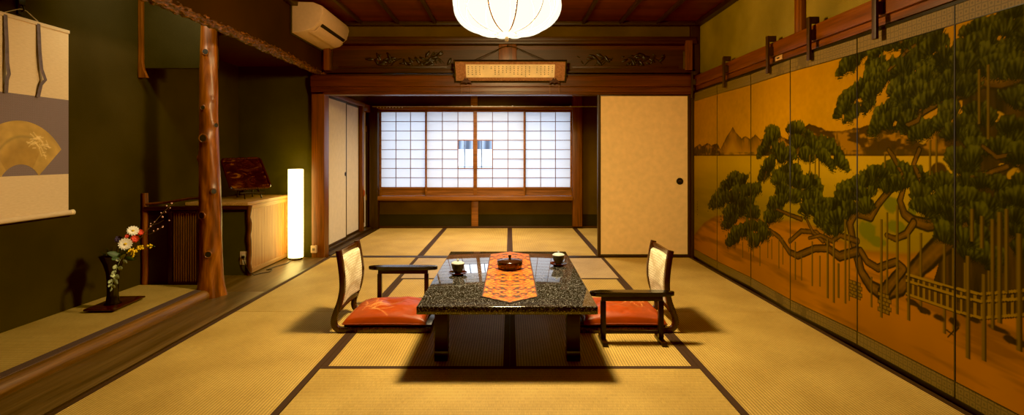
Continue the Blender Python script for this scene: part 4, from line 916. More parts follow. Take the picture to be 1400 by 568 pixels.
for sx in (-1, 1):
    k = thing('frame_bracket', 'dark red %s bracket with tassel threads under the %s end of the framed calligraphy' % (('butterfly-shaped',)+(('left',) if sx < 0 else ('right',))), 'bracket', (sx*.455+.005, 5.53, 1.82), group='brackets under the framed calligraphy')
    b = B(); poly = [(0, .028), (.012, .052), (.022, .03), (.052, .012), (.058, -.02), (.044, -.006), (.028, .002), (.010, .0), (0, -.010), (-.010, 0), (-.028, .002), (-.044, -.006), (-.058, -.02), (-.052, .012), (-.022, .03), (-.012, .052)]
    x0 = sx*.455+.005; M = Matrix(((1,0,0,x0), (0,0,-1,5.505), (0,1,0,1.822), (0,0,0,1))); b.prism(poly, .012, M, bev=.002); obj('butterfly_plate', b, plain('dark_red_brown_iron', (58,22,14), .6, .3), k)
    obj('stem', B().box(x0-.006, x0+.006, 5.505, 5.567, 1.812, 1.824, .002), BLACK_IRON, k)
    b = B()
    for q in (-.046, .046): b.tube([(x0+q, 5.499, 1.806), (x0+q*1.02, 5.500, 1.76), (x0+q, 5.500, 1.715)], .0014, 5)
    obj('thread', b, plain('pale_thread', (170,130,90), .9), k)
Fi = (Matrix.Translation(FR.location) @ FR.rotation_euler.to_matrix().to_4x4()).inverted()
for sx in (-1, 1):
    obj('hanging_cord', B().tube([Fi @ Vector(p) for p in ((sx*.36, 5.445, 2.045), (sx*.07-.01, 5.563, 2.20), (-.022, 5.570, 2.215))], .0045, 6), CORD, FR, world=False)
obj('hook', B().ell(Fi @ Vector((-.022, 5.569, 2.215)), (.012, .008, .014), 10, 6), BLACK_IRON, FR, world=False)

# ------------------------------------------------------------------ air conditioner
AX, AY0, AY1 = -1.966, 4.79, 5.59
ac = thing('air_conditioner', 'cream wall-mounted air conditioner high on the left hanging wall', 'air conditioner', (AX, 5.19, 2.17))
M = Matrix(((1,0,0,0), (0,0,-1,AY1), (0,1,0,0), (0,0,0,1)))
def acp(p): return [(AX+x, 2.175+z) for x, z in p]
body = acp([(.012, .0), (.10, .010), (.19, .035), (.235, .075), (.262, .10), (.285, .20), (.272, .245), (.20, .274), (.012, .28)])
b = B(); b.prism(body, AY1-AY0, M, bev=.006); obj('body', b, WHITE_PL, ac)
b = B(); fp = acp([(.264, .108), (.2885, .198), (.276, .244), (.270, .240), (.282, .198), (.258, .110)]); b.prism(fp, AY1-AY0-.03, Matrix.Translation((0, -.015, 0)) @ M, bev=.001); obj('front_panel', b, WHITE_PL, ac)
b = B(); lp = acp([(.150, .020), (.205, .037), (.238, .072), (.246, .078), (.236, .062), (.208, .030), (.152, .012)]); b.prism(lp, AY1-AY0-.11, Matrix.Translation((0, -.055, 0)) @ M); obj('louver', b, WHITE_PL, ac)
b = B(); lp = acp([(.236, .0705), (.262, .0955), (.264, .094), (.239, .068)]); b.prism(lp, AY1-AY0-.13, Matrix.Translation((0, -.06, 0)) @ M); obj('air_outlet', b, BLACK_IRON, ac)
obj('back_plate', B().box(AX-.003, AX+.012, AY0-.012, AY1+.0, 2.16, 2.452, .002), plain('dark_back_plate', (40,30,22), .6), ac)
obj('side_screw', B().ell((AX+.035, AY0-.001, 2.43), (.008, .004, .008), 10, 6), BLACK_IRON, ac)

# ------------------------------------------------------------------ log pillar and bark lintel
def logmat(name, c1, c2, c3, rough, sc, axis=2):
    m = NM(name, rough, .5); s = [14*sc]*3; s[axis] = 2.0*sc; v = m.coord(tuple(s)); n = m.n('ShaderNodeTexNoise', Scale=1.0, Detail=7.0, Distortion=1.2); m.l(v, n.inputs['Vector'])
    s2 = [90*sc]*3; s2[axis] = 8*sc; v2 = m.coord(tuple(s2)); n2 = m.n('ShaderNodeTexNoise', Scale=1.0, Detail=3.0); m.l(v2, n2.inputs['Vector'])
    m.color(m.mix(.6, m.ramp(n.outputs['Fac'], [(.28, c1), (.5, c2), (.72, c3)]), m.ramp(n2.outputs['Fac'], [(.3, (150,140,130)), (.7, (255,255,255))]), 'MULTIPLY')); m.bump(n.outputs['Fac'], .4, .006); return m.m
LOG = logmat('polished_natural_log', (62,26,6), (124,62,16), (176,104,36), .42, 1.0)
px, py = -2.29, 4.075
pk = [(.04, 4.55, .022, .30), (.33, 5.0, .030, 0), (.62, 4.45, .034, 0), (.80, 5.5, .026, 0), (1.20, 4.72, .036, 0), (1.43, 4.70, .022, 0), (1.30, 5.9, .024, 0), (1.05, 3.3, .026, 0), (1.85, 4.9, .028, 0), (1.50, 5.7, .016, 0)]
pil = thing('log_pillar', 'polished knotty natural tree-trunk pillar between the two alcoves', 'pillar', (px, py, 0))
def prad(z): return np.interp(z, [0, .08, .3, .7, 1.2, 2.0, 2.47], [.098, .088, .079, .075, .068, .056, .052])
b = B()
def fpil(u, v):
    th = 2*PI*u; z = .0005+2.466*v; r = prad(z)*(1+.03*math.sin(3*th+z*4)+.025*math.sin(2*th-z*7)+.015*math.sin(7*th+z*19))
    cx = px+.010*math.sin(z*2.6+.6); cy = py
    for zz, a, s, _ in pk:
        da = (th-a+PI) % (2*PI)-PI; q = math.exp(-((da*r)**2+(z-zz)**2)/(2*(s*.95)**2)); r += .013*q*(s/.03)
    r += .014*max(0, 1-z/.15)*(.5+.5*math.sin(5*th))
    return (cx+r*math.cos(th), cy+r*math.sin(th), z)
b.grid(fpil, 72, 260); bmesh.ops.remove_doubles(b.bm, verts=b.bm.verts, dist=1e-5); obj('trunk', b, LOG, pil, smooth=80)
KNOT = plain('dark_knot_heart', (24,13,8), .6)
for zz, a, s, _ in pk[1:]:
    if s < .02: continue
    u = (a/(2*PI)) % 1; p = Vector(fpil(u, zz/2.466)); nrm = Vector((math.cos(a), math.sin(a), 0)); q = nrm.to_track_quat('Z', 'Y').to_matrix()
    b = B(); s *= 1.25; b.lathe([(s*.78, -.006), (s*.74, .0), (s*.60, .0025), (s*.5, -.001), (0, -.002)], n=20)
    for v_ in b.bm.verts: v_.co = p+q @ v_.co*1.0
    kn = obj('knot', b, LOG, pil)
    b = B(); b.lathe([(s*.56, .0012), (0, .0024)], n=18)
    for v_ in b.bm.verts: v_.co = p+q @ v_.co
    obj('knot_heart', b, KNOT, kn)
bl = thing('bark_lintel', 'long rough bark-covered log lintel under the hanging wall, left', 'lintel', (-2.01, 3.0, 1.94))
BARK = NM('rough_red_brown_bark', .55, .5); v = BARK.coord((40, 9, 40)); nz = BARK.n('ShaderNodeTexVoronoi', Scale=1.0, feature='DISTANCE_TO_EDGE'); BARK.l(v, nz.inputs['Vector']); v2 = BARK.coord((70,22,70)); n2 = BARK.n('ShaderNodeTexNoise', Scale=1.0, Detail=4.0); BARK.l(v2, n2.inputs['Vector'])
BARK.color(BARK.ramp(n2.outputs['Fac'], [(.3, (34,16,6)), (.55, (84,44,16)), (.75, (158,92,36))])); BARK.bump(n2.outputs['Fac'], 1.0, .015); BARK = BARK.m
b = B()
def fb(u, v):
    th = 2*PI*u; y = -.85+6.445*v; r = .036+.004*math.sin(y*3.1)+.003*math.sin(5*th+y*23)+.0025*math.sin(9*th-y*41)+.0025*math.sin(y*67+3*th)+.002*math.sin(y*131-7*th)
    return (-2.00+.006*math.sin(y*1.9)+r*math.cos(th), y, 1.945+.022*(5.6-y)/2.6+.006*math.sin(y*1.3+1)+r*math.sin(th))
b.grid(fb, 40, 900); bmesh.ops.remove_doubles(b.bm, verts=b.bm.verts, dist=1e-5); obj('bark_log', b, BARK, bl, smooth=70)
obj('end_grain', B().lathe([(0, 0), (.034, 0), (.034, .006), (0, .006)], n=20).__class__().box(-2.03, -1.975, 5.592, 5.5985, 1.925, 1.975, .008), WD_PALE, bl)

# ------------------------------------------------------------------ low partition and low cabinet in the shelf alcove
pt = thing('lattice_partition', 'low partition with slatted window beside the log pillar, at the end of the flower alcove', 'partition', (-2.6, 4.19, .0))
obj('panel', B().box(-2.83, -2.36, 4.185, 4.205, .0, .66), GREEN_DK, pt)
b = B(); b.tube([(-2.862, 4.185, 0), (-2.858, 4.185, .2), (-2.864, 4.185, .45), (-2.858, 4.187, .62), (-2.862, 4.185, .775)], [.026, .024, .025, .024, .023], 12); obj('post', b, LOG, pt)
b = B(); b.sweep([(-2.85, 4.17, .655), (-2.6, 4.17, .658), (-2.35, 4.17, .66)], .017, .014, side=(0,0,1)); obj('rail', b, WD_DK, pt)
b = B(); b.tube([(-2.85, 4.175, .69), (-2.68, 4.165, .705), (-2.5, 4.17, .735), (-2.33, 4.175, .745)], [.008, .010, .010, .012], 8); obj('branch_rail', b, LOG, pt)
b = B(); b.box(-2.665, -2.63, 4.160, 4.184, .064, .64, .003); b.box(-2.445, -2.41, 4.160, 4.184, .064, .64, .003); b.box(-2.63, -2.445, 4.160, 4.184, .62, .64, .002); b.box(-2.63, -2.445, 4.160, 4.184, .064, .085, .002)
lf = obj('lattice_frame', b, WD_DKZ, pt)
SL = wood('lightened_slat', (160,100,54), (206,140,84), axis=2)  # slat colour lightened so the slats show within the pillar's shadow
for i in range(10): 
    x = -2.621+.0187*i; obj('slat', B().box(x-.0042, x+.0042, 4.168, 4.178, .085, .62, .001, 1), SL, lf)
obj('slat_backing', B().box(-2.63, -2.445, 4.179, 4.1845, .085, .62), plain('violet_backing', (84,66,70), .9), lf)

cab = thing('low_cabinet', 'low built-in alcove cabinet with ribbed wooden sliding front, by the standing lamp', 'cabinet', (-2.6, 5.2, 0))
obj('end_panel', B().box(-2.88, -2.345, 4.77, 4.79, 0, .612), GREEN_TW, cab)
b = B(); b.box(-2.884, -2.325, 4.74, 5.675, .625, .655, .006); obj('top_board', b, WD_PALE, cab)
b = B(); b.sweep([(-2.88, 4.752, .602), (-2.5, 4.752, .604), (-2.34, 4.752, .607)], .017, .012, side=(0,0,1)); obj('end_rail', b, WD_DK, cab)
CHERRY = logmat('cherry_bark_post', (58,28,16), (96,52,28), (134,80,44), .3, 1.4)
b = B(); b.tube([(-2.325+.006*math.sin(i*1.7), 4.765+.003*math.cos(i*2.1), .0005+.625*i/12) for i in range(13)], [.020+.003*math.sin(i*2.3) for i in range(13)], 12); obj('bark_post', b, CHERRY, cab)
RIBW = NM('ribbed_cedar_front', .45, .4); v = RIBW.coord((0,1,0)); w = RIBW.n('ShaderNodeTexWave', wave_type='BANDS', bands_direction='Y'); w.inputs['Scale'].default_value = 2*PI/(.030*20); RIBW.l(v, w.inputs['Vector']); v2 = RIBW.coord((60,60,3)); n2 = RIBW.n('ShaderNodeTexNoise', Scale=1.0, Detail=4.0); RIBW.l(v2, n2.inputs['Vector'])
RIBW.color(RIBW.mix(.9, RIBW.ramp(n2.outputs['Fac'], [(.3, (150,98,48)), (.7, (190,132,70))]), RIBW.ramp(w.outputs['Fac'], [(.02, (84,70,60)), (.22, (255,255,255))]), 'MULTIPLY')); RIBW.bump(w.outputs['Fac'], .5, .004); RIBW = RIBW.m
dr = obj('sliding_door', B().box(-2.352, -2.338, 4.81, 5.60, .05, .585), RIBW, cab)
b = B(); b.box(-2.357, -2.330, 4.79, 5.62, .585, .624, .003); b.box(-2.357, -2.330, 4.79, 5.62, .008, .05, .003); b.box(-2.357, -2.330, 5.585, 5.62, .05, .585, .003); b.box(-2.357, -2.330, 4.79, 4.815, .05, .585, .003)
obj('door_frame', b, WD_PALE, dr)
obj('carcass', B().box(-2.87, -2.36, 4.80, 5.66, 0, .62), WD_DK, cab)

# display tray on a stand
TS = thing('tray_stand', 'small dark wooden easel holding up the lacquer tray on the cabinet', 'easel', (-2.468, 5.10, .655))
psi, lam = .758, .7526
Tm = Matrix.Translation((-2.468, 5.10, .749)) @ Matrix.Rotation(psi, 4, 'Z') @ Matrix.Rotation(-lam, 4, 'X') @ Matrix.Rotation(-.046, 4, 'Y')
b = B()
for sx in (-1, 1):
    p0 = Matrix.Translation((-2.468, 5.10, 0)) @ Matrix.Rotation(psi, 4, 'Z')
    def q(x, y, z): v = p0 @ Vector((x, y, 0)); return (v.x, v.y, z)
    b.tube([q(sx*.075, -.055, .6635), q(sx*.07, -.03, .71), q(sx*.07, .018, .725), q(sx*.06, .215, .93)], .007, 8); b.tube([q(sx*.065, .15, .86), q(sx*.07, .19, .6635)], .007, 8)
b.tube([q(-.11, -.030, .717), q(.11, -.030, .717)], .007, 8)
obj('easel_frame', b, WD_LAQ, TS)
TOR = NM('marbled_gold_lacquer', .16, .6); v = TOR.coord((5,5,9)); nz = TOR.n('ShaderNodeTexNoise', Scale=1.0, Detail=5.0, Distortion=2.2); TOR.l(v, nz.inputs['Vector']); TOR.color(TOR.ramp(nz.outputs['Fac'], [(.40, (40,13,8)), (.56, (70,26,12)), (.66, (150,92,34)), (.74, (96,46,18))])); TOR = TOR.m
tr = thing('lacquer_tray', 'square marbled brown and gold lacquer tray displayed leaning on an easel in the alcove', 'tray'); tr.matrix_world = Tm
def rrect(w, h, r, n=6):
    P = []
    for cx, cy, a0 in ((w/2-r, h-r, 0), (-w/2+r, h-r, PI/2), (-w/2+r, r, PI), (w/2-r, r, 3*PI/2)):
        for i in range(n+1): a = a0+PI/2*i/n; P.append((cx+r*math.cos(a), cy+r*math.sin(a)))
    return P
Mx = Matrix(((1,0,0,0), (0,0,-1,0), (0,1,0,0), (0,0,0,1)))
obj('tray_face', B().prism(rrect(.364, .39, .04), .008, Mx), TOR, tr, world=False)
b = B(); P = rrect(.364, .39, .04); P.append(P[0]); b.tube([(x, -.012, z) for x, z in P], .011, 8, cap=False); obj('rim', b, RED_LAQ, tr, world=False)

# standing lamp
fl = thing('floor_lamp', 'tall glowing white cylinder lamp standing on the board floor by the corner post', 'lamp', (-2.205, 5.50, 0))
GLOW = NM('glowing_paper_tube', .8, .2); GLOW.color((250,240,220)); v = GLOW.coord(); sx = GLOW.n('ShaderNodeSeparateXYZ'); GLOW.l(v, sx.inputs[0])
mr = GLOW.n('ShaderNodeMapRange'); mr.inputs['From Min'].default_value = 0; mr.inputs['From Max'].default_value = .93; GLOW.l(sx.outputs['Z'], mr.inputs['Value'])
e1 = GLOW.n('ShaderNodeValToRGB'); el = e1.color_ramp.elements; el.new(.5)
for k_, (p_, g_) in enumerate([(0, .45), (.35, 1), (1, .8)]): el[k_].position = p_; el[k_].color = (g_, g_, g_, 1)
GLOW.l(mr.outputs[0], e1.inputs[0]); mu = GLOW.n('ShaderNodeMath', operation='MULTIPLY'); GLOW.l(e1.outputs[0], mu.inputs[0]); mu.inputs[1].default_value = 9.0; GLOW.l(mu.outputs[0], GLOW.b.inputs['Emission Strength']); GLOW.b.inputs['Emission Color'].default_value = (*lin((255,224,124)), 1); GLOW = GLOW.m
obj('paper_tube', B().lathe([(.070, .022), (.0745, .024), (.0745, .926), (.070, .93), (.066, .926), (.066, .022)], (-2.205, 5.50, 0), 40), GLOW, fl)
obj('base', B().lathe([(0, 0), (.066, 0), (.066, .021), (0, .021)], (-2.205, 5.50, 0), 40), BLACK_LAQ, fl)
b = B(); b.tube([(-2.372, 4.757, .165), (-2.368, 4.742, .160), (-2.345, 4.735, .10), (-2.31, 4.74, .03), (-2.28, 4.76, .005), (-2.24, 4.85, .0045), (-2.20, 4.90, .0045), (-2.22, 4.99, .0045), (-2.27, 4.98, .0045), (-2.25, 5.12, .0045), (-2.20, 5.28, .0045), (-2.22, 5.42, .006)], .0038, 7); obj('power_cord', b, BLACK_IRON, fl)
obj('plug', B().box(-2.386, -2.360, 4.742, 4.757, .155, .178, .003), BLACK_IRON, fl)
ou = thing('wall_outlet', 'cream double wall outlet on the green cabinet end, with the lamp plugged in', 'outlet', (-2.372, 4.765, .15))
obj('cover_plate', B().box(-2.408, -2.336, 4.7625, 4.7697, .095, .215, .003), WHITE_PL, ou)
obj('socket', B().box(-2.388, -2.356, 4.7595, 4.7630, .108, .138, .002).box(-2.388, -2.356, 4.7595, 4.7630, .150, .188, .002), plain('grey_cream_socket', (190,170,130), .5), ou)
jb = thing('junction_box', 'small white junction box low on the left corner post', 'junction box', (-2.04, 5.59, .10))
obj('box', B().box(-2.075, -2.015, 5.560, 5.598, .055, .13, .006), WHITE_PL, jb); obj('socket', B().box(-2.06, -2.03, 5.556, 5.561, .08, .105, .002), plain('dim_socket', (120,100,76), .5), jb)

# ------------------------------------------------------------------ hanging scroll
SX = -2.868
sc = thing('hanging_scroll', 'hanging scroll with gold fan painting on brown brocade and beige silk, on the alcove wall', 'hanging scroll', (SX, 3.13, 1.3))
y0, y1 = 2.79, 3.47
SILK = NM('beige_scroll_silk', .7, .3); v = SILK.coord((30,30,200)); nz = SILK.n('ShaderNodeTexNoise', Scale=1.0, Detail=3.0); SILK.l(v, nz.inputs['Vector']); SILK.color(SILK.ramp(nz.outputs['Fac'], [(.3, (204,176,140)), (.7, (214,187,150))])); SILK = SILK.m
SB = brocade('grey_brown_scroll_brocade', (124,106,110), (88,74,74), 70, .8)
def band(za, zb): return B().box(SX-.002, SX, y0, y1, za, zb)
obj('upper_silk', band(1.431, 1.865), SILK, sc); mid = obj('brocade_field', band(.951, 1.431), SB, sc); obj('lower_silk', band(.715, .951), SILK, sc)
obj('top_rod', B().box(SX-.006, SX+.007, y0-.004, y1+.004, 1.862, 1.884, .004), SILK, sc)
rl = obj('roller', B().tube([(SX+.008, y0-.004, .70), (SX+.008, y1, .70)], .017, 18), SILK, sc)
for a, bb_ in ((y1, y1+.030), (y0-.034, y0-.004)): obj('roller_knob', B().tube([(SX+.008, a, .70), (SX+.008, bb_-.004, .70), (SX+.008, bb_, .70)], [.0165, .018, .013], 18), plain('ivory_knob', (228,204,158), .35), rl)
# fan
nr, nt = 50, 120; R0, R1, half = .20, .47, math.radians(51); FC = (3.13, .905)
tt, rr = np.meshgrid(np.linspace(-half, half, nt), np.linspace(R0, R1, nr))
y = FC[0]+.615*rr*np.sin(tt)/math.sin(half)*.98; zf = FC[1]-.03+(rr*np.cos(tt)-R0*.35)*.95+.02
fc = Canvas((nt-1)*.004, (nr-1)*.004, .004)
fimg = np.zeros((nr, nt, 3)); nn = fc.noise(.08, .05, 4)[:nr, :nt]; fimg[:] = np.array((176,140,72.)); fimg *= (.85+.3*nn[..., None])
u_, v_ = np.linspace(0, 1, nt)[None, :], np.linspace(0, 1, nr)[:, None]
swp = np.clip(1-np.abs(v_-(.35+.3*np.sin(u_*2.6)))/.05, 0, 1)*(u_ < .7); fimg = fimg*(1-.5*swp[..., None])+np.array((120,104,64.))*.5*swp[..., None]
dk = np.clip((.30+.3*np.sin(u_*2.6)-v_)/.2, 0, 1)*(u_ > .15)*(u_ < .8); fimg = fimg*(1-.35*dk[..., None])+np.array((130,92,36.))*.35*dk[..., None]
for k_ in range(26):
    a_, b_ = RNG.uniform(.62, .9), RNG.uniform(.45, .78); L_ = RNG.uniform(.02, .06); sl = RNG.uniform(-1.5, 2.5)
    m_ = (np.abs(u_-a_) < L_)*np.clip(1-np.abs(v_-b_-sl*(u_-a_))/.022, 0, 1)*.8; fimg = fimg*(1-m_[..., None])+np.array((236,206,146.))*m_[..., None]
fast_grid('fan_painting', np.stack([np.full(tt.shape, SX+.0012), y, zf], -1), fimg, vcol('gold_fan_paint', .5, .4), mid)
RIBB = plain('grey_violet_ribbon', (92,76,84), .6)
for yy, kink in ((3.03, 0), (3.243, .018)):
    b = B(); b.sweep([(SX+.006, yy, 1.872), (SX+.014, yy, 1.70), (SX+.016, yy+kink*.5, 1.60), (SX+.026, yy+kink*1.4, 1.535), (SX+.014, yy+kink*.4, 1.50), (SX+.010, yy-kink*.4, 1.425)], .012, .0012, side=(0,1,0)); obj('ribbon', b, RIBB, sc)
b = B(); b.tube([(SX+.002, 3.03, 1.885), (SX+.010, 3.11, 1.925), (SX+.010, 3.135, 1.930)], .0028, 6); b.tube([(SX+.002, 3.243, 1.885), (SX+.010, 3.16, 1.925), (SX+.010, 3.135, 1.930)], .0028, 6); obj('hanging_cord', b, plain('pale_scroll_cord', (170,150,116), .8), sc)
hk = thing('scroll_hanger', 'black hanging rod with hook that carries the scroll, on the alcove wall', 'hanging rod', (-2.878, 3.135, 2.2))
obj('rod', B().box(-2.884, -2.872, 3.120, 3.150, 1.90, 2.468, .002), BLACK_IRON, hk); obj('hook', B().tube([(-2.872, 3.135, 1.96), (-2.858, 3.135, 1.95), (-2.852, 3.135, 1.928), (-2.856, 3.135, 1.918), (-2.866, 3.135, 1.92)], .004, 8).box(-2.872, -2.862, 3.112, 3.158, 1.955, 1.99, .003), BLACK_IRON, hk)
# ------------------------------------------------------------------ flower arrangement
bz = .0665
tray = thing('vase_board', 'flat dark red lacquered board under the flower vase', 'board', (-2.635, 3.57, bz), (0, 0, math.radians(4)))
obj('board_top', B().box(-.095, .095, -.165, .165, .010, .022, .004), RED_LAQ, tray, world=False)
obj('board_foot', B().box(-.08, .08, -.14, .14, 0, .010), BLACK_LAQ, tray, world=False)
VX, VY, vz = -2.625, 3.53, bz+.0222
vs = thing('flower_vase', 'tall black flared vase with a narrow foot, on the lacquered board', 'vase', (VX, VY, vz))
def ovf(th, z): return 1-.10*math.sin(th)**2
obj('vase_body', B().lathe([(0, 0), (.046, 0), (.047, .006), (.040, .02), (.034, .06), (.034, .15), (.040, .21), (.055, .265), (.078, .315), (.082, .320), (.074, .318), (.05, .27), (.033, .20), (0, .19)], (VX, VY, vz), 36, ovf), plain('black_glazed_vase', (18,16,18), .15, .6), vs)
obj('foot_ring', B().lathe([(.046, 0), (.049, 0), (.049, .008), (.046, .008)], (VX, VY, vz), 36), BLACK_LAQ, vs)
MOUTH = Vector((VX, VY, vz+.27))
GRN = plain('leaf_green', (58,80,44), .55); STEM = plain('dark_green_stem', (40,58,28), .6); PINE = plain('dark_pine_green', (22,38,26), .7); IVY = plain('pale_variegated_leaf', (176,184,140), .5, var=.25); WHT = plain('white_petal', (246,236,218), .6, var=.04); YEL = plain('yellow_blossom', (236,190,30), .6); REDF = plain('coral_red_petal', (214,74,58), .6); PUR = plain('violet_petal', (96,80,128), .6); PNK = plain('pale_pink_bud', (226,170,160), .6); BRN = plain('brown_twig', (62,36,22), .7)
def q_from(n): return Vector(n).normalized().to_track_quat('Z', 'Y').to_matrix()
def stem(b, p0, p1, r=.0018, sag=.0):
    p0, p1 = Vector(p0), Vector(p1); mid = (p0+p1)/2+Vector((0, 0, -sag)); b.tube([p0, p0.lerp(mid, .6), mid, mid.lerp(p1, .6), p1], r, 6); return b
def petals(c, nrm, n, L, w, cup=.15, layers=1, inner=.3):
    b = B(); M = q_from(nrm); c = Vector(c)
    for l in range(layers):
        for k in range(n):
            a = 2*PI*(k+.5*l)/n; LL = L*(1-.16*l)
            def f(u, v):
                t = u; ww = w*math.sin(PI*min(1, .12+t*.86))**.6*(1-.06*l); x = inner*L*.3+t*(LL-inner*L*.3); y = (v-.5)*2*ww*.5
                z = cup*LL*(t*t)+.004*l-.3*ww*(2*v-1)**2*.3
                ca, sa = math.cos(a), math.sin(a); return c+M @ Vector((x*ca-y*sa, x*sa+y*ca, z))
            b.grid(f, 5, 3)
    return b
def flower(name, label, px_, py_, d, L, nrm, n, w, mat, cmat, cr, cat='flower', layers=1, cup=.15, group='flowers in the alcove vase'):
    c = at(px_, py_, d); t = thing(name, label, cat, c, group=group)
    obj('petals', petals(c, nrm, n, L, w, cup, layers), mat, t, fix=False)
    obj('flower_centre', B().ell(c+Vector(nrm).normalized()*.004, (cr, cr, cr*.7), 12, 8, None), cmat, t)
    b = B(); stem(b, MOUTH, c-Vector(nrm).normalized()*.006); obj('stem', b, STEM, t); return t
CAMN = (.55, -.8, .15)
flower('daisy', 'white daisy-like flower, the larger and lower of the two in the vase', 171.4, 333.8, 3.50, .041, CAMN, 15, .017, WHT, YEL, .010, layers=2)
flower('daisy', 'white daisy-like flower at the very top of the bouquet', 181.8, 316, 3.52, .036, (.5, -.6, .5), 14, .016, WHT, YEL, .009, layers=2)
flower('carnation', 'coral red ruffled flower between the two white daisies', 184, 327, 3.56, .026, (.7, -.7, .3), 9, .020, REDF, REDF, .010, layers=3, cup=.5)
flower('carnation', 'coral red ruffled flower behind the right side of the top white daisy', 191, 318.5, 3.58, .022, (.8, -.5, .4), 8, .018, REDF, REDF, .009, layers=3, cup=.5)
flower('carnation', 'small coral red bud at the upper left of the red flowers', 174.5, 323.5, 3.58, .015, (.3, -.8, .4), 7, .013, REDF, REDF, .007, layers=2, cup=.6)
flower('violet_bloom', 'dull violet flower at the left, behind the larger white daisy', 163, 328, 3.57, .026, (.1, -.9, .4), 8, .017, PUR, PUR, .010, layers=3, cup=.5)
# yellow sprig
t = thing('yellow_sprig', 'sprig of small yellow blossoms leaning right out of the vase', 'flower', at(174, 345, 3.52), group='flowers in the alcove vase')
pts = [at(174, 346, 3.52), at(183, 343, 3.54), at(192, 339.5, 3.57), at(201, 337.5, 3.60), at(211, 337.2, 3.62)]
obj('stem', B().tube([MOUTH]+pts, .0018, 6), STEM, t)
r = random.Random(4); b = B()
for k in range(34):
    f = r.random()**.8*.9; i = min(3, int(f*4)); p = pts[i].lerp(pts[i+1], f*4-i)+Vector((r.uniform(-.012, .012), r.uniform(-.012, .012), r.uniform(-.014, .016)*(1-.4*f))); b.ell(p, (r.uniform(.0055, .0085),)*3, 7, 5)
for k in range(10): b.ell(at(178+r.uniform(-5, 6), 348+r.uniform(-4, 4), 3.5), .0075, 7, 5)
obj('blossoms', b, YEL, t); obj('tip_bud', B().ell(pts[-1], (.006, .004, .004), 7, 5), GRN, t)
# budding branch
t = thing('budding_branch', 'long thin bare branch with pale pink buds reaching up to the right', 'branch', at(183, 335, 3.55), group='flowers in the alcove vase')
main = [at(180, 341, 3.54), at(195, 322, 3.58), at(208, 308, 3.64), at(222, 292, 3.72), at(232, 282, 3.78), at(244, 277, 3.82)]
obj('branch', B().tube([MOUTH]+main, [.003, .0028, .0024, .002, .0016, .0013, .001], 6), BRN, t)
tw = B(); tw.tube([at(195, 322, 3.58), at(206, 320, 3.6), at(217, 314, 3.64), at(223, 309, 3.66)], .0012, 5); tw.tube([at(208, 308, 3.64), at(216, 306, 3.66), at(224, 301, 3.68)], .0011, 5); tw.tube([at(222, 292, 3.72), at(228, 292, 3.74), at(233, 284, 3.75)], .001, 5); obj('twig', tw, BRN, t)
b = B()
for x, y in ((205,309),(206,307),(222,297),(220,292),(226,290),(232,284),(222,311),(216,314),(209,317),(231,301),(228,281),(212,303),(223,309),(234,279)): b.ell(at(x+r.uniform(-1, 1), y+r.uniform(-1, 1), 3.58+(x-195)*.0045), r.uniform(.004, .0065), 7, 5)
obj('buds', b, PNK, t)
# leaves
def leaf(b, base, tip, w, nrm):
    base, tip = Vector(base), Vector(tip); ax = tip-base; sd = ax.cross(Vector(nrm)).normalized(); nn_ = sd.cross(ax).normalized()
    def f(u, v):
        ww = w*math.sin(PI*min(1, .04+.96*u))**.75; return base+ax*u+sd*(v-.5)*ww+nn_*(.12*w*math.sin(PI*u)-abs(v-.5)*.25*ww)
    b.grid(f, 8, 4); return b
t = thing('broad_leaf_stem', 'stem of broad grey-green leaves at the mouth of the vase', 'foliage', at(160, 350, 3.5), group='flowers in the alcove vase')
b = B(); leaf(b, at(166, 350, 3.5), at(146, 346, 3.44), .040, (.3, -.8, .5)); leaf(b, at(166, 349, 3.5), at(176, 341, 3.46), .028, (.3, -.8, .5)); leaf(b, at(162, 351, 3.48), at(153, 356, 3.42), .034, (.3, -.9, .3)); leaf(b, at(170, 352, 3.5), at(184, 356, 3.46), .026, (.3, -.9, .3)); obj('leaves', b, GRN, t, fix=False)
obj('stem', stem(B(), MOUTH, at(166, 350, 3.5)), STEM, t)
t = thing('trailing_ivy', 'pale variegated ivy trailing down the front of the vase', 'foliage', at(160, 365, 3.42), group='flowers in the alcove vase')
vine = [MOUTH, at(168, 349, 3.44), at(165, 355, 3.42), at(160, 366, 3.42), at(156, 377, 3.43), at(153, 389, 3.44), at(152, 396, 3.45)]
obj('vine', B().tube(vine, .0012, 5), IVY, t); b = B()
for (x, y, dx, dy, w) in ((165,353,7,-5,.022),(164,354,-6,3,.020),(168,356,6,4,.02),(160,366,-6,-1,.03),(161,366,7,2,.028),(158,370,-5,5,.022),(157,376,-6,2,.028),(157,377,6,4,.030),(155,380,6,9,.024),(153,382,-5,6,.02),(152,388,-4,5,.018),(153,390,5,4,.018),(153,394,-2,5,.014)):
    leaf(b, at(x, y, 3.425), at(x+dx, y+dy, 3.40), w, (.2, -1, .2))
obj('leaves', b, IVY, t, fix=False)
t = thing('pine_sprig', 'dark pine needles spreading left from the vase mouth', 'foliage', at(145, 347, 3.5), group='flowers in the alcove vase')
obj('stem', stem(B(), MOUTH, at(146, 350, 3.48), .002), BRN, t); b = B()
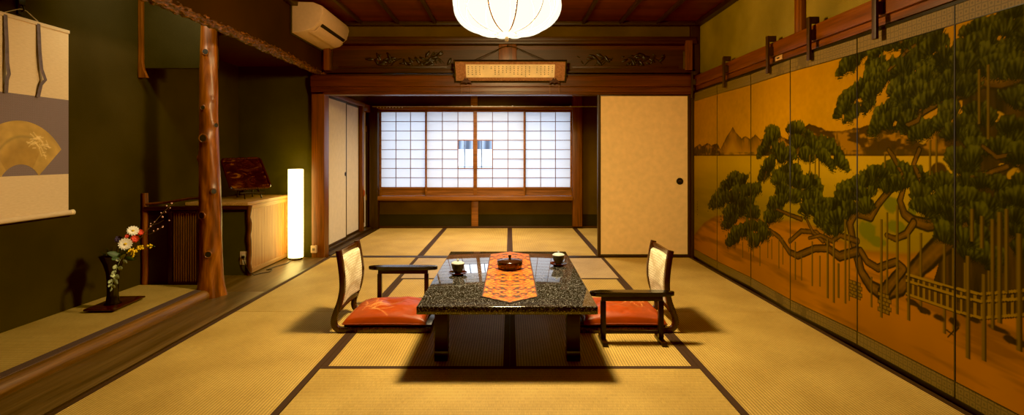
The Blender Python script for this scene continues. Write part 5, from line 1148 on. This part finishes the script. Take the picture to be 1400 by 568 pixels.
for k in range(46):
    o = at(148+r.uniform(-4, 6), 350+r.uniform(-2, 3), 3.48); a = r.uniform(1.2, 4.4); b.tube([o, o+Vector((math.cos(a)*.055, r.uniform(-.03, .02), math.sin(a)*.04+.012))], [.0011, .0005], 4)
for k in range(24):
    o = at(180+r.uniform(-3, 3), 352+r.uniform(-2, 2), 3.5); a = r.uniform(-.9, .9); b.tube([o, o+Vector((math.cos(a)*.035, r.uniform(-.03, .01), math.sin(a)*.03))], [.0011, .0005], 4)
obj('needles', b, PINE, t)

# ------------------------------------------------------------------ light
w = bpy.data.worlds.new('overcast_sky'); SC.world = w; w.use_nodes = True
bg = w.node_tree.nodes['Background']; bg.inputs[0].default_value = (.80, .88, 1.0, 1); bg.inputs[1].default_value = 4.2
# hidden tube lamp behind the hanging wall lights the flower alcove
def area(name, loc, rot, sx, sy, p, col):
    L = bpy.data.lights.new(name, 'AREA'); L.shape = 'RECTANGLE'; L.size = sx; L.size_y = sy; L.energy = p; L.color = col
    o = bpy.data.objects.new(name, L); COL.objects.link(o); o.location = loc; o.rotation_euler = rot; return o
area('alcove_tube_lamp', (-2.2, 3.55, 2.40), (math.radians(58), 0, math.radians(20)), .5, .05, 11, (1, .92, .55))
area('far_room_lamp', (-.3, 6.75, 2.40), (0, 0, 0), .7, .7, 56, (1, .78, .45)).data.spread = math.radians(125)

cam = bpy.data.cameras.new('camera'); cam.sensor_width = 36; cam.lens = 36*730/1400; cam.shift_x = 3/1400; cam.shift_y = -71/1400; cam.clip_start = .02
co = bpy.data.objects.new('camera', cam); COL.objects.link(co); co.location = (0, 0, 1.07); co.rotation_euler = (PI/2, 0, 0); SC.camera = co
SC.view_settings.view_transform = 'Standard'; SC.view_settings.look = 'None'; SC.view_settings.exposure = 0; SC.view_settings.gamma = 1
vs_ = SC.view_settings; vs_.use_curve_mapping = True; vs_.curve_mapping.black_level = (.0, .002, .004); vs_.curve_mapping.update()
SC.cycles.max_bounces = 8; SC.cycles.diffuse_bounces = 4; SC.cycles.glossy_bounces = 4; SC.cycles.transparent_max_bounces = 8
SC.cycles.use_denoising = True; SC.cycles.sample_clamp_indirect = 6
